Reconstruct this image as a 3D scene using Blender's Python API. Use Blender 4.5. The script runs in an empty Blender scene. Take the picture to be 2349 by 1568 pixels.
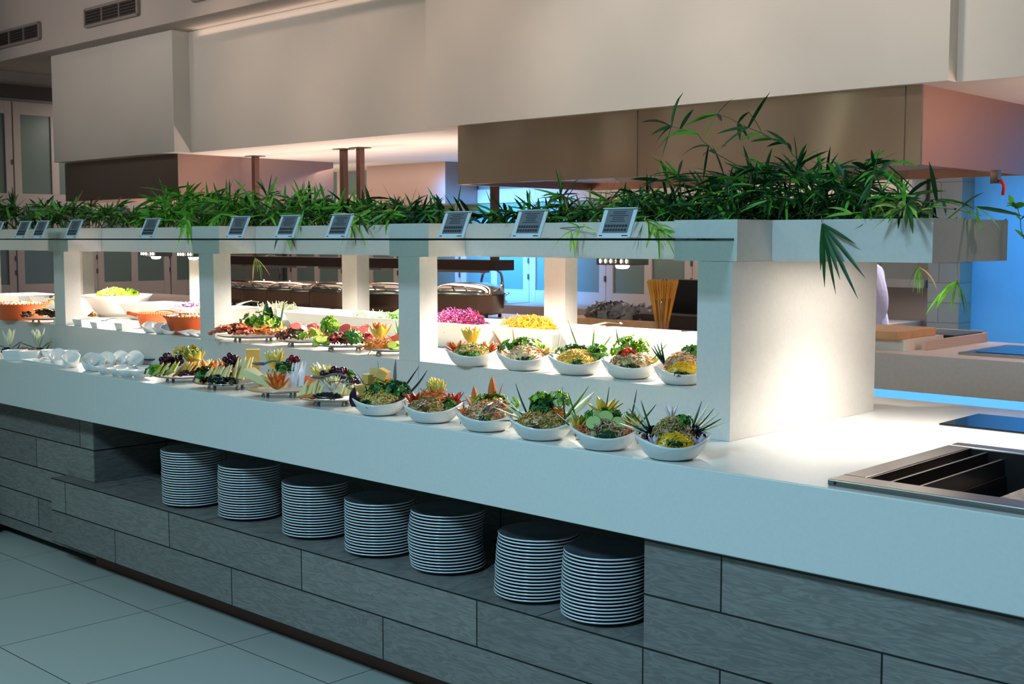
import bpy, math, random
import numpy as np
from mathutils import Vector, Matrix, noise
S = bpy.context.scene
col = S.collection
R = math.radians
# ------------------------------------------------------------------ camera, world, exposure
H = 1.525; FPX = 2811.0; CX, CY = 1174.5, 784.0
PITCH = math.atan(236/FPX); YAW = R(46.5)
FH = np.array([-math.cos(YAW), math.sin(YAW), 0.0]); RT = np.array([FH[1], -FH[0], 0.0]); ZZ = np.array([0, 0, 1.0])
FW = FH*math.cos(PITCH) - ZZ*math.sin(PITCH); UP = FH*math.sin(PITCH) + ZZ*math.cos(PITCH)
cam_d = bpy.data.cameras.new('camera'); cam = bpy.data.objects.new('camera', cam_d); col.objects.link(cam)
cam_d.sensor_width = 36.0; cam_d.lens = 36.0*FPX/2349.0; cam_d.clip_end = 100
cam.matrix_world = Matrix(((RT[0], UP[0], -FW[0], 0), (RT[1], UP[1], -FW[1], 0), (RT[2], UP[2], -FW[2], H), (0, 0, 0, 1)))
cam_d.dof.use_dof = True; cam_d.dof.focus_distance = 4.0; cam_d.dof.aperture_fstop = 10.0
S.camera = cam
S.view_settings.view_transform = 'Standard'; S.view_settings.look = 'None'; S.view_settings.gamma = 1; S.view_settings.use_curve_mapping = False
S.view_settings.exposure = 0.0
W = bpy.data.worlds.new('world'); S.world = W; W.use_nodes = True
W.node_tree.nodes['Background'].inputs[0].default_value = (0.36, 0.52, 0.56, 1); W.node_tree.nodes['Background'].inputs[1].default_value = 0.06

def light(kind, name, loc, target, color, power, size=0.1, size_y=None, spot=None, blend=0.6, spread=None):
    d = bpy.data.lights.new(name, kind); d.color = color; d.energy = power
    if kind == 'AREA':
        d.shape = 'RECTANGLE'; d.size = size; d.size_y = size_y or size
        if spread: d.spread = R(spread)
    else:
        d.shadow_soft_size = size
    if kind == 'SPOT':
        d.spot_size = R(spot); d.spot_blend = blend
    o = bpy.data.objects.new(name, d); col.objects.link(o); o.location = loc
    v = Vector(target) - Vector(loc); o.rotation_euler = v.to_track_quat('-Z', 'Y').to_euler()
    return o
WARM = (1.0, 0.80, 0.62); WHITE = (1.0, 0.90, 0.78)
for x, p_, c_ in ((-9.5, 6, (.74, .98, .70)), (-6.8, 13, (.74, .96, .70)), (-4.3, 48, (.56, .82, .84)), (-1.6, 215, (.36, .72, 1.0))):     # cool ceiling panels over the walkway
    light('AREA', 'ceiling_panel_light', (x, -1.3, 3.84), (x, -1.0, 0), c_, p_, .8, .8)
for x in (-10.6, -8.4):
    light('SPOT', 'fascia_fill', (x, 2.4, 3.2), (x, 5.4, 3.8), (1.0, .84, .78), 95, .2, spot=80, blend=1.0)  # unseen warm fill added to lift the fascia
for k in range(9):     # narrow ceiling spots washing the bulkhead
    x = -10.6 + 1.25*k
    light('SPOT', 'bulkhead_spot', (x, 3.9, 3.84), (x, 5.6, 2.62), (1.0, .70, .55) if x < -5 else (1.0, .82, .70), (6, 9, 62, 84, 98, 134, 140, 88, 44)[k], .15, spot=58, blend=1.0)
for x in (-7.9, -6.6, -5.98, -5.35, -4.3, -3.72, -3.0, -2.45):         # spots under the planter trough
    light('SPOT', 'niche_spot', (x, 3.42, 1.425), (x, 3.36, 0), (1.0, .90, .79), 32, .03, spot=165, blend=.5)
light('SPOT', 'niche_spot', (-1.56, 3.40, 1.44), (-1.66, 3.36, 0), (1.0, .93, .86), 28, .03, spot=125, blend=1.0)
light('AREA', 'cantilever_strip', (-1.66, 3.44, 1.452), (-1.66, 3.44, 0), (1.0, .90, .82), 3.4, .22, .42)
light('SPOT', 'sink_downlight', (-1.1, 3.5, 3.2), (-1.3, 3.2, .94), (1.0, .92, .86), 60, .08, spot=34, blend=1.0)
for x in (-5.3, -4.0, -3.1):
    light('AREA', 'hood_tube', (x, 6.0, 2.02), (x, 6.2, 0), (1.0, .85, .74), 9, .9, .12)
for x in (-8.8, -7.6, -6.5):
    light('AREA', 'gantry_lamp', (x, 6.33, 1.27), (x, 6.33, 0), (1.0, .70, .45), 1.6, .8, .08)
    light('AREA', 'gantry_bounce_fill', (x - .3, 6.34, 1.42), (x - .3, 6.6, 3), (1.0, .74, .62), 13, .9, .08)  # added in place of warm bounce onto the soffit, no fitting here
light('AREA', 'island_bounce_fill', (-10.5, 7.2, 1.5), (-10.5, 7.3, 3), (1.0, .74, .62), 22, 1.6, .3)  # added upward fill, stands in for bounce under the left soffit
light('AREA', 'blue_wall_wash', (-2.5, 8.0, 2.2), (-2.9, 8.5, 1.2), (0.02, .40, .86), 17, 1.4, .2, spread=100)
light('SPOT', 'hood_side_fill', (.3, 6.3, 2.15), (-2.6, 6.3, 2.02), (1.0, .66, .50), 115, .1, spot=40, blend=.9)  # unseen sideways light added to warm the hood's side panel
for x in (-11.0, -7.6, -6.5, -5.95):     # unseen bare points, added only to draw streaks in the steel hood
    light('POINT', 'hood_streak_point', (x, .2, 2.72), (x, .2, 0), (.70, 1.0, .94), 3.2, .04)
light('AREA', 'soffit_fill', (-1.0, 6.2, 1.9), (-1.2, 6.3, 3), (1.0, .70, .56), 42, .8, .8)  # added free-hanging light that warms the right soffit underside
light('AREA', 'chef_fill', (-3.5, 7.7, 2.2), (-3.7, 7.3, 0), (1.0, .94, .98), 15, .8, .3, spread=80)  # unseen fill added to brighten the chef's arm
light('AREA', 'blue_underglow', (-2.6, 5.93, .735), (-2.6, 6.3, .66), (0.10, .50, 1.0), 15, 3.6, .02)
light('AREA', 'blue_pane_wash', (-8.0, 7.55, 2.2), (-8.0, 8.5, 1.35), (0.02, .34, 1.0), 60, 1.1, .2, spread=75)
light('AREA', 'kitchen_fill', (-7.5, 7.4, 2.2), (-7.5, 7.9, 0), (1.0, .86, .76), 40, 8, .4)  # broad added fill brightening the kitchen background, no real source
light('AREA', 'cove_fill', (-7.6, 5.70, 3.19), (-7.6, 5.60, 3.5), (1.0, .72, .58), 1.7, 2.9, .03)  # unseen source added for the warm wedge above the bulkhead
light('AREA', 'left_wall_fill', (-11.9, 6.9, 2.9), (-12.5, 7.0, 0), (1.0, .90, .84), 26, .5, 2.4)  # separate fill added for the left glazed wall

# ------------------------------------------------------------------ pixel helpers (photo frame) onto real planes
def ray(x, y): return FW*FPX + RT*(x-CX) - UP*(y-CY)
def atZ(x, y, z):
    r = ray(x, y); return np.array([0, 0, H]) + r*(z-H)/r[2]
def atY(x, y, Y):
    r = ray(x, y); return np.array([0, 0, H]) + r*Y/r[1]

# ------------------------------------------------------------------ materials
def lin(c):
    return tuple(((v/255)/12.92 if v/255 <= .04045 else ((v/255+.055)/1.055)**2.4) for v in c) + (1,)
MATS = {}
def mat(name, rgb, rough=.5, metal=0., var=.0, scale=20., bump=0., spec=.5, emit=None, es=1., sss=0., aniso=0, trans=0.):
    if name in MATS: return MATS[name]
    m = bpy.data.materials.new(name); m.use_nodes = True; nt = m.node_tree; b = nt.nodes['Principled BSDF']
    b.inputs['Base Color'].default_value = lin(rgb); b.inputs['Roughness'].default_value = rough; b.inputs['Metallic'].default_value = metal
    b.inputs['Specular IOR Level'].default_value = spec
    if sss: b.inputs['Subsurface Weight'].default_value = sss; b.inputs['Subsurface Radius'].default_value = (.01, .01, .01); b.inputs['Subsurface Scale'].default_value = .5
    if trans: b.inputs['Transmission Weight'].default_value = trans
    if emit: b.inputs['Emission Color'].default_value = lin(emit); b.inputs['Emission Strength'].default_value = es
    if var or bump:
        tc = nt.nodes.new('ShaderNodeTexCoord'); n = nt.nodes.new('ShaderNodeTexNoise'); n.inputs['Scale'].default_value = scale; n.inputs['Detail'].default_value = 5
        nt.links.new(tc.outputs['Object'], n.inputs['Vector'])
        if var:
            r = nt.nodes.new('ShaderNodeValToRGB'); c = lin(rgb)
            r.color_ramp.elements[0].position = .3; r.color_ramp.elements[1].position = .7
            r.color_ramp.elements[0].color = tuple(max(0, v*(1-var)) for v in c[:3])+(1,); r.color_ramp.elements[1].color = tuple(min(1, v*(1+var)) for v in c[:3])+(1,)
            nt.links.new(n.outputs['Fac'], r.inputs['Fac']); nt.links.new(r.outputs['Color'], b.inputs['Base Color'])
        if bump:
            bp = nt.nodes.new('ShaderNodeBump'); bp.inputs['Strength'].default_value = bump; bp.inputs['Distance'].default_value = .01
            nt.links.new(n.outputs['Fac'], bp.inputs['Height']); nt.links.new(bp.outputs['Normal'], b.inputs['Normal'])
    MATS[name] = m; return m
stone = mat('white_quartz', (222, 220, 214), .22, var=.02, scale=90)
stone2 = mat('white_stone_panel', (216, 213, 206), .26, var=.025, scale=70)
plaster = mat('white_plaster', (216, 212, 204), .85, var=.02, scale=3)
ceilm = mat('ceiling_paint', (170, 165, 160), .9)
def brushed(name, rgb, rough=.3, wav=.25):
    m = mat(name, rgb, rough, 1.0); nt = m.node_tree; b = nt.nodes['Principled BSDF']
    tc = nt.nodes.new('ShaderNodeTexCoord'); mp = nt.nodes.new('ShaderNodeMapping'); mp.inputs['Scale'].default_value = (.15, .15, 70)
    n = nt.nodes.new('ShaderNodeTexNoise'); n.inputs['Scale'].default_value = 3; n.inputs['Detail'].default_value = 6
    n2 = nt.nodes.new('ShaderNodeTexNoise'); n2.inputs['Scale'].default_value = 1.1; n2.inputs['Detail'].default_value = 1
    bp = nt.nodes.new('ShaderNodeBump'); bp.inputs['Strength'].default_value = .3; bp.inputs['Distance'].default_value = .0003
    bp2 = nt.nodes.new('ShaderNodeBump'); bp2.inputs['Strength'].default_value = wav; bp2.inputs['Distance'].default_value = .12
    L = nt.links.new
    tv = nt.nodes.new('ShaderNodeCombineXYZ'); tv.inputs[2].default_value = 1.0; L(tv.outputs[0], b.inputs['Tangent']); b.inputs['Anisotropic'].default_value = .95 if 'front' in name else 0.0
    L(tc.outputs['Object'], mp.inputs['Vector']); L(mp.outputs['Vector'], n.inputs['Vector']); L(tc.outputs['Object'], n2.inputs['Vector'])
    L(n.outputs['Fac'], bp.inputs['Height']); L(n2.outputs['Fac'], bp2.inputs['Height']); L(bp2.outputs['Normal'], bp.inputs['Normal']); L(bp.outputs['Normal'], b.inputs['Normal'])
    return m
steel = brushed('brushed_steel', (176, 168, 160), .33)
steel_d = brushed('dark_brushed_steel', (168, 148, 138), .5)
chrome = mat('polished_steel', (205, 200, 195), .14, 1.0)
silver = mat('silver_tray', (200, 196, 188), .25, 1.0)
porc = mat('white_porcelain', (235, 234, 230), .12)
plate_m = mat('plate_porcelain', (226, 230, 232), .15)
plate_t = mat('plate_top_grey', (92, 100, 108), .12)  # upper face greyer than the white rim and underside
black = mat('black_plastic', (18, 18, 20), .4)
dark = mat('dark_plinth', (30, 24, 22), .8)  # flat dark brown of the cabinet plinth
brownk = mat('dark_brown_kickboard', (128, 84, 66), .6)
blackglass = mat('black_ceramic_glass', (10, 14, 22), .06)
def clear_mat(name, rgb, a=.88):
    m = bpy.data.materials.new(name); m.use_nodes = True; nt = m.node_tree; nt.nodes.clear(); L = nt.links.new
    o = nt.nodes.new('ShaderNodeOutputMaterial'); mx = nt.nodes.new('ShaderNodeMixShader'); t = nt.nodes.new('ShaderNodeBsdfTransparent'); g = nt.nodes.new('ShaderNodeBsdfGlossy')
    t.inputs[0].default_value = lin(rgb); g.inputs['Roughness'].default_value = .05; mx.inputs[0].default_value = 1-a
    L(t.outputs[0], mx.inputs[1]); L(g.outputs[0], mx.inputs[2]); L(mx.outputs[0], o.inputs[0]); MATS[name] = m; return m
glassm = clear_mat('green_tinted_glass', (214, 232, 226))
terra = mat('orange_terracotta', (222, 98, 40), .45, var=.08, scale=12)
frame_m = mat('pale_painted_frame', (176, 166, 160), .5)
pane_m = mat('frosted_pane', (98, 118, 112), .28)
bluelit = mat('wall_blue_light', (96, 164, 206), .7, var=.05, scale=4)  # wall colour holds part of the blue light falling on it
greytile = mat('grey_wall_tile', (120, 120, 112), .4, var=.05, scale=5)
wood_l = mat('cutting_board_wood', (205, 160, 112), .5, var=.12, scale=14)
soil = mat('planter_soil', (44, 36, 26), .9, var=.3, scale=60)
paper = mat('sign_white', (228, 232, 236), .4)
signgrey = mat('sign_grey_panel', (120, 124, 130), .4)
ink = mat('sign_ink', (46, 46, 52), .5)
jacket = mat('white_chef_jacket', (190, 188, 212), .8, var=.06, scale=30, bump=.4)  # white cloth, with the bluish kitchen light mixed into its colour
skin = mat('skin', (190, 140, 112), .5, sss=.1)
hair_m = mat('dark_hair', (30, 24, 22), .6)
trouser = mat('dark_trousers', (40, 42, 50), .8)
lampglow = mat('lamp_glow', (255, 240, 220), emit=(255, 240, 222), es=9)
redm = mat('red_plastic', (190, 30, 30), .4)

def grid_mat(name, c1, c2, grout, bw, rh, ox, oz, offset, axes, mortar=.003, grain=True, rough=.5):
    m = bpy.data.materials.new(name); m.use_nodes = True; nt = m.node_tree; b = nt.nodes['Principled BSDF']; L = nt.links.new
    b.inputs['Roughness'].default_value = rough
    g = nt.nodes.new('ShaderNodeNewGeometry'); sp = nt.nodes.new('ShaderNodeSeparateXYZ'); L(g.outputs['Position'], sp.inputs[0])
    cb = nt.nodes.new('ShaderNodeCombineXYZ'); L(sp.outputs[axes[0]], cb.inputs[0]); L(sp.outputs[axes[1]], cb.inputs[1])
    mp = nt.nodes.new('ShaderNodeMapping'); mp.inputs['Location'].default_value = (-ox + 50*bw, -oz + 50*rh, 0); L(cb.outputs[0], mp.inputs['Vector'])
    br = nt.nodes.new('ShaderNodeTexBrick'); br.inputs['Scale'].default_value = 1; br.inputs['Brick Width'].default_value = bw; br.inputs['Row Height'].default_value = rh
    br.inputs['Mortar Size'].default_value = mortar; br.inputs['Mortar Smooth'].default_value = 0.2; br.offset = offset; br.inputs['Bias'].default_value = 0
    br.inputs['Color1'].default_value = lin(c1); br.inputs['Color2'].default_value = lin(c2); br.inputs['Mortar'].default_value = lin(grout)
    L(mp.outputs[0], br.inputs['Vector'])
    if grain:
        m2 = nt.nodes.new('ShaderNodeMapping'); m2.inputs['Scale'].default_value = (2.2, 2.2, 14); L(g.outputs['Position'], m2.inputs['Vector'])
        n = nt.nodes.new('ShaderNodeTexNoise'); n.inputs['Scale'].default_value = 2.2; n.inputs['Detail'].default_value = 2; n.inputs['Distortion'].default_value = 1.4
        L(m2.outputs[0], n.inputs['Vector'])
        w = nt.nodes.new('ShaderNodeMath'); w.operation = 'MULTIPLY'; w.inputs[1].default_value = 34; L(n.outputs['Fac'], w.inputs[0])
        s = nt.nodes.new('ShaderNodeMath'); s.operation = 'SINE'; L(w.outputs[0], s.inputs[0])
        mr = nt.nodes.new('ShaderNodeMapRange'); mr.inputs[1].default_value = -1; mr.inputs[2].default_value = 1; mr.inputs[3].default_value = .80; mr.inputs[4].default_value = 1.06; L(s.outputs[0], mr.inputs[0])
        fn = nt.nodes.new('ShaderNodeTexNoise'); fn.inputs['Scale'].default_value = 18; m3 = nt.nodes.new('ShaderNodeMapping'); m3.inputs['Scale'].default_value = (1, 1, 12)
        L(g.outputs['Position'], m3.inputs['Vector']); L(m3.outputs[0], fn.inputs['Vector'])
        mr2 = nt.nodes.new('ShaderNodeMapRange'); mr2.inputs[3].default_value = .72; mr2.inputs[4].default_value = 1.25; L(fn.outputs['Fac'], mr2.inputs[0])
        mm = nt.nodes.new('ShaderNodeMath'); mm.operation = 'MULTIPLY'; L(mr.outputs[0], mm.inputs[0]); L(mr2.outputs[0], mm.inputs[1])
        mx = nt.nodes.new('ShaderNodeVectorMath'); mx.operation = 'SCALE'; L(br.outputs['Color'], mx.inputs[0]); L(mm.outputs[0], mx.inputs['Scale'])
        L(mx.outputs[0], b.inputs['Base Color'])
    else:
        L(br.outputs['Color'], b.inputs['Base Color'])
    bp = nt.nodes.new('ShaderNodeBump'); bp.inputs['Strength'].default_value = .4; bp.inputs['Distance'].default_value = .003; bp.invert = True
    L(br.outputs['Fac'], bp.inputs['Height']); L(bp.outputs['Normal'], b.inputs['Normal'])
    return m
plank = grid_mat('grey_wood_planks', (142, 137, 130), (124, 120, 115), (14, 14, 14), .895, .15, -1.742, .112, .5, (0, 2))
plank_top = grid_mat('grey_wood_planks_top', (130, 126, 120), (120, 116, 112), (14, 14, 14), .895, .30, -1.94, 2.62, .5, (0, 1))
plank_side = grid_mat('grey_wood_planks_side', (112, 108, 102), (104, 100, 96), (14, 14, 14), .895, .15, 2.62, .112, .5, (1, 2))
floor_m = grid_mat('pale_floor_tile', (186, 188, 180), (180, 183, 176), (48, 52, 50), .602, .612, -3.887, 2.543, 0, (0, 1), mortar=.0022, grain=False, rough=.32)
tile_grey = grid_mat('grey_tile_wall', (128, 128, 118), (120, 120, 112), (90, 90, 84), .5, .14, 0, .94, .5, (0, 2), grain=False, rough=.35)

# ------------------------------------------------------------------ mesh builder
class MB:
    def __init__(s): s.v = []; s.f = []; s.m = []; s.sm = []
    def add(s, V, F, mi=0, smooth=False, M=None):
        o = len(s.v)
        for p in V:
            p = Vector(p)
            s.v.append(tuple(M @ p) if M is not None else tuple(p))
        for f in F: s.f.append(tuple(i+o for i in f)); s.m.append(mi); s.sm.append(smooth)
    def box(s, x0, y0, z0, x1, y1, z1, mi=0, M=None, taper=None):
        t = taper or 0
        V = [(x0+t, y0+t, z0), (x1-t, y0+t, z0), (x1-t, y1-t, z0), (x0+t, y1-t, z0), (x0, y0, z1), (x1, y0, z1), (x1, y1, z1), (x0, y1, z1)]
        s.add(V, [(3, 2, 1, 0), (4, 5, 6, 7), (0, 1, 5, 4), (1, 2, 6, 5), (2, 3, 7, 6), (3, 0, 4, 7)], mi, False, M)
    def lathe(s, prof, n=32, mi=0, M=None, close=True, smooth=True):
        V = []; F = []
        for r, z in prof:
            for i in range(n):
                a = 2*math.pi*i/n; V.append((r*math.cos(a), r*math.sin(a), z))
        for j in range(len(prof)-1):
            for i in range(n):
                k = (i+1) % n; F.append((j*n+i, j*n+k, (j+1)*n+k, (j+1)*n+i))
        if close:
            F.append(tuple(range(n-1, -1, -1))); F.append(tuple((len(prof)-1)*n+i for i in range(n)))
        s.add(V, F, mi, smooth, M)
    def tube(s, pts, r, n=8, mi=0, M=None, r2=None):
        pts = [Vector(p) for p in pts]; V = []; F = []; L = len(pts)
        up = Vector((0, 0, 1)); prev = None
        for i, p in enumerate(pts):
            d = (pts[min(i+1, L-1)]-pts[max(i-1, 0)]).normalized()
            if prev is None:
                a = d.cross(up)
                if a.length < .1: a = d.cross(Vector((1, 0, 0)))
                a.normalize()
            else:
                a = (prev - d*prev.dot(d)).normalized()
            prev = a; b = d.cross(a)
            rr = r if r2 is None else r+(r2-r)*i/(L-1)
            if isinstance(r, (list, tuple)): rr = r[i]
            for k in range(n):
                t = 2*math.pi*k/n; V.append(p+a*math.cos(t)*rr+b*math.sin(t)*rr)
        for i in range(L-1):
            for k in range(n):
                q = (k+1) % n; F.append((i*n+k, i*n+q, (i+1)*n+q, (i+1)*n+k))
        F.append(tuple(range(n-1, -1, -1))); F.append(tuple((L-1)*n+k for k in range(n)))
        s.add(V, F, mi, True, M)
    def blade(s, p0, d, length, width, bend=0.0, thick=.0, mi=0, M=None, n=5, axis=None, roll=None):
        """pointed leaf or petal; bends towards 'axis' (default down)"""
        p = Vector(p0); d = Vector(d).normalized(); ax = Vector(axis) if axis is not None else Vector((0, 0, -1))
        side = d.cross(ax)
        if side.length < .05: side = Vector((1, 0, 0))
        side.normalize()
        if roll: side = Matrix.Rotation(roll, 3, d) @ side
        V = []; F = []; st = length/n; dd = d.copy()
        for i in range(n+1):
            t = i/n; w = width*.5*max(.06, math.sin(math.pi*min(1, (t*.86+.14)))**.8)
            nn = side.cross(dd).normalized()
            V.append(p - side*w); V.append(p + nn*(thick*(1-t*.7)+w*.25)); V.append(p + side*w)
            if thick: V.append(p - nn*thick*(1-t*.7))
            dd = (dd + ax*bend/n).normalized(); p = p + dd*st
        k = 4 if thick else 3
        for i in range(n):
            for j in range(k if thick else 2):
                q = (j+1) % k; F.append((i*k+j, i*k+q, (i+1)*k+q, (i+1)*k+j))
        s.add(V, F, mi, True, M)
    def sphere(s, c, r, n=8, mi=0, M=None, sc=(1, 1, 1)):
        V = []; F = []; m = n//2+1
        for j in range(m+1):
            ph = math.pi*j/m
            for i in range(n):
                a = 2*math.pi*i/n; V.append((c[0]+r*sc[0]*math.sin(ph)*math.cos(a), c[1]+r*sc[1]*math.sin(ph)*math.sin(a), c[2]+r*sc[2]*math.cos(ph)))
        for j in range(m):
            for i in range(n):
                k = (i+1) % n; F.append((j*n+i, (j+1)*n+i, (j+1)*n+k, j*n+k))
        s.add(V, F, mi, True, M)
    def build(s, name, mats, parent=None, loc=None):
        me = bpy.data.meshes.new(name); me.from_pydata(s.v, [], s.f)
        if not isinstance(mats, (list, tuple)): mats = [mats]
        for m in mats: me.materials.append(m)
        me.polygons.foreach_set('material_index', s.m); me.polygons.foreach_set('use_smooth', s.sm); me.update()
        o = bpy.data.objects.new(name, me); col.objects.link(o)
        if parent is not None: o.parent = parent
        if loc is not None: o.location = loc
        return o
def tag(o, label=None, cat=None, group=None, kind=None):
    if label: o['label'] = label
    if cat: o['category'] = cat
    if group: o['group'] = group
    if kind: o['kind'] = kind
    return o
def empty(name, loc, rz=0., label=None, cat=None, group=None):
    o = bpy.data.objects.new(name, None); o.empty_display_size = .05; col.objects.link(o); o.location = tuple(loc); o.rotation_euler = (0, 0, rz)
    return tag(o, label, cat, group)
def bx(name, mats, dims, parent=None, bevel=0.):
    m = MB(); m.box(*dims); o = m.build(name, mats, parent)
    if bevel:
        b = o.modifiers.new('bevel', 'BEVEL'); b.width = bevel; b.segments = 2; b.limit_method = 'ANGLE'
    return o
def struct(o): o['kind'] = 'structure'; return o
def copy_tree(o, parent=None):
    c = o.copy(); col.objects.link(c)
    if parent is not None: c.parent = parent
    for ch in list(o.children): copy_tree(ch, c)
    return c

# ------------------------------------------------------------------ room shell
struct(bx('floor', floor_m, (-22, -6, -.1, 6, 8.5, 0)))
struct(bx('ceiling', ceilm, (-14, -6, 3.9, 6, 5.43, 4.1)))
struct(bx('ceiling_back', ceilm, (-14, 5.431, 3.262, 6, 8.5, 3.5)))
bpy.data.objects['ceiling_back'].name = 'ceiling.001'
struct(bx('trim_2', mat('fascia_paint', (188, 180, 174), .85), (-14, 5.40, 3.262, 6, 5.43, 3.9)))
struct(bx('wall_back', mat('pale_wall', (170, 162, 156), .7), (-12.7, 8.5, 0, -3.83, 8.7, 3.5)))
struct(bx('wall_back_tiled', tile_grey, (-5.05, 8.42, .9, -3.83, 8.499, 2.25)))
bpy.data.objects['wall_back_tiled'].name = 'wall_back.001'
struct(bx('wall_niche', tile_grey, (-3.829, 8.3, 0, -3.60, 8.7, 2.6)))
struct(bx('wall_right', bluelit, (-3.599, 8.5, 0, 6, 8.7, 3.5)))
struct(bx('wall_left', mat('pale_wall', (1, 1, 1)), (-12.9, -6, 0, -12.7, 8.7, 3.9)))
# bulkhead: four stepped pieces sharing the same underside
bk = MB()
for x0, x1, y0 in ((-11.35, -9.2, 5.58), (-9.2, -6.05, 5.74), (-6.05, -2.49, 5.55), (-2.49, 6, 5.64)):
    bk.box(x0, y0, 2.255, x1, 8.49, 3.26)
struct(bk.build('trim_1', plaster))
# ceiling air vents
for i, (a, b) in enumerate(((-12.1, -11.16), (-10.28, -9.39), (-8.55, -7.7))):
    v = empty('wall_vent', ((a+b)/2, 5.399, 3.455), 0, ['leftmost dark slotted air vent in the grey fascia', 'second dark slotted air vent from the left in the fascia', 'slotted air vent cut by the top edge of the photo'][i], 'vent', 'air vents in the fascia')
    w, d = (b-a)/2, .072
    m = MB(); m.box(-w, -.012, -d, w, -.004, d); m.build('backing', mat('vent_dark', (40, 36, 34), .8), v)
    m = MB()
    for q in (-1, 1):
        m.box(-w, -.03, q*d-.012, w, -.0005, q*d+.012); m.box(q*w-.012, -.03, -d, q*w+.012, -.0005, d)
    for q in (-.33, .33): m.box(q*w-.006, -.028, -d, q*w+.006, -.0125, d)
    m.build('frame', mat('vent_frame', (140, 132, 128), .6), v)
    m = MB()
    for k in range(5):
        z = -d+.02+k*(2*d-.04)/4; m.box(-w, -.026, z-.003, w, -.0125, z+.003)
    m.build('louvre', mat('vent_louvre', (84, 76, 72), .6), v)

# window wall of framed frosted doors along the back
wn = 0
def framed_window(x, y, W_, rz, top=3.2):
    global wn
    wn += 1; w = empty('window_%d' % wn, (x, y, 0), rz); w['kind'] = 'structure'
    m = MB(); m.box(0, 0, 0, .075, .045, top); m.box(W_-.075, 0, 0, W_, .045, top)
    for z0, z1 in ((0, 1.05), (1.87, 2.0), (2.82, top)): m.box(.076, .001, z0, W_-.076, .044, z1)
    m.box(W_/2-.04, .002, 1.051, W_/2+.04, .043, 1.869); m.box(W_/2-.04, .002, 2.001, W_/2+.04, .043, 2.819)
    m.build('window_frame', frame_m, w)
    for a, b in ((.076, W_/2-.041), (W_/2+.041, W_-.076)):
        for z0, z1 in ((1.051, 1.869), (2.001, 2.819)):
            q = MB(); q.box(a, .02, z0, b, .03, z1); q.build('pane', pane_m, w)
    for z0 in (1.15, 1.3, 2.3):
        hg = MB(); hg.box(W_-.012, -.012, z0, W_+.004, .0005, z0+.05); hg.build('hinge', mat('hinge', (90, 84, 82), .4, .5), w)
x = -8.72 - .925*4
while x < -5.1:
    framed_window(x, 8.45, min(.92, -5.06-x), 0); x += .925
for y in (3.97, 4.87, 5.78, 6.68, 7.59):
    framed_window(-12.64, y, .895 if y < 7.5 else .85, R(90), 2.95)
struct(bx('trim_3', mat('dark_trim', (70, 64, 62), .7), (-12.699, 3.9, 2.99, -12.60, 8.4, 3.12)))

# ------------------------------------------------------------------ buffet base and counter
ZC = .94; YF = 2.58; ZT = 1.082
XL = -9.6
base = empty('buffet_base', (0, 0, 0), 0, 'grey wood-plank clad base under the long white buffet counter', 'cabinet')
bx('plate_ledge', [plank], (-5.46, 2.62, .112, -1.995, 3.2, .4115), base)
bx('ledge_top', [plank_top], (-5.46, 2.621, .4116, -1.99, 3.2, .4135), base)
bx('right_plank_block', [plank], (-1.99, 2.62, .112, .8, 4.1, .727), base)
bx('left_plank_block', [plank], (XL, 2.70, .06, -5.20, 4.1, .727), base)
bx('block_end_panel', [plank_side], (-5.199, 2.70, .4137, -5.19, 3.19, .727), base)
bx('recess_back_panel', [plank], (-5.19, 3.19, .4137, -1.992, 3.3, .727), base)
bx('toe_kick', brownk, (-5.3, 2.75, 0, .8, 4.0, .112), base)
ct = empty('countertop', (0, 0, 0), 0, 'long thick white stone buffet countertop with a plain front edge', 'countertop')
m = MB(); m.box(-4.932, YF, .728, .9, 4.225, ZC); o = m.build('slab', stone, ct)
m = MB(); m.box(XL, YF, .728, -4.9345, 4.225, ZC); o2 = m.build('slab', stone, ct)
for q in (o, o2):
    b = q.modifiers.new('bevel', 'BEVEL'); b.width = .003; b.segments = 2
tier = empty('raised_serving_shelf', (0, 0, 0), 0, 'raised white stone shelf along the middle of the buffet counter', 'shelf')
bx('shelf_block', stone2, (-3.3, 2.984, ZC, -2.081, 3.862, ZT), tier)
bx('shelf_block', stone2, (-6.0, 2.984, ZC, -3.302, 3.862, ZT), tier)
bx('shelf_block', stone2, (XL, 2.984, ZC, -6.002, 3.862, ZT), tier)
# overhead planter with posts and end wall
pl = empty('overhead_planter', (-4, 3.4, ZC), 0, 'long white stone planter trough raised on posts above the buffet', 'planter')
def plb(name, d, mats=stone2):
    m = MB(); m.box(d[0]+4, d[1]-3.4, d[2]-ZC, d[3]+4, d[4]-3.4, d[5]-ZC); return m.build(name, mats, pl)
TY0, TY1, TZ0, TZ1 = 3.17, 3.676, 1.461, 1.581
plb('trough_front', (XL, TY0, TZ0, -1.452, TY0+.03, TZ1)); plb('trough_back', (XL, TY1-.03, TZ0, -1.452, TY1, TZ1))
plb('trough_end', (-1.481, TY0+.0305, TZ0, -1.4525, TY1-.0305, TZ1)); plb('trough_floor', (XL, TY0+.031, TZ0, -1.483, TY1-.031, TZ0+.02))
plb('soil', (XL, TY0+.031, TZ0+.021, -1.484, TY1-.031, TZ1-.02), soil)
plb('end_wall', (-2.081, 2.984, ZC+.0005, -1.962, 3.862, TZ0-.001), stone2)
plb('post_head', (-2.166, 2.984, TZ0, -1.947, TY0-.001, TZ1)); plb('post_head', (-2.166, TY1+.001, TZ0, -1.947, 3.862, TZ1))
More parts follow.
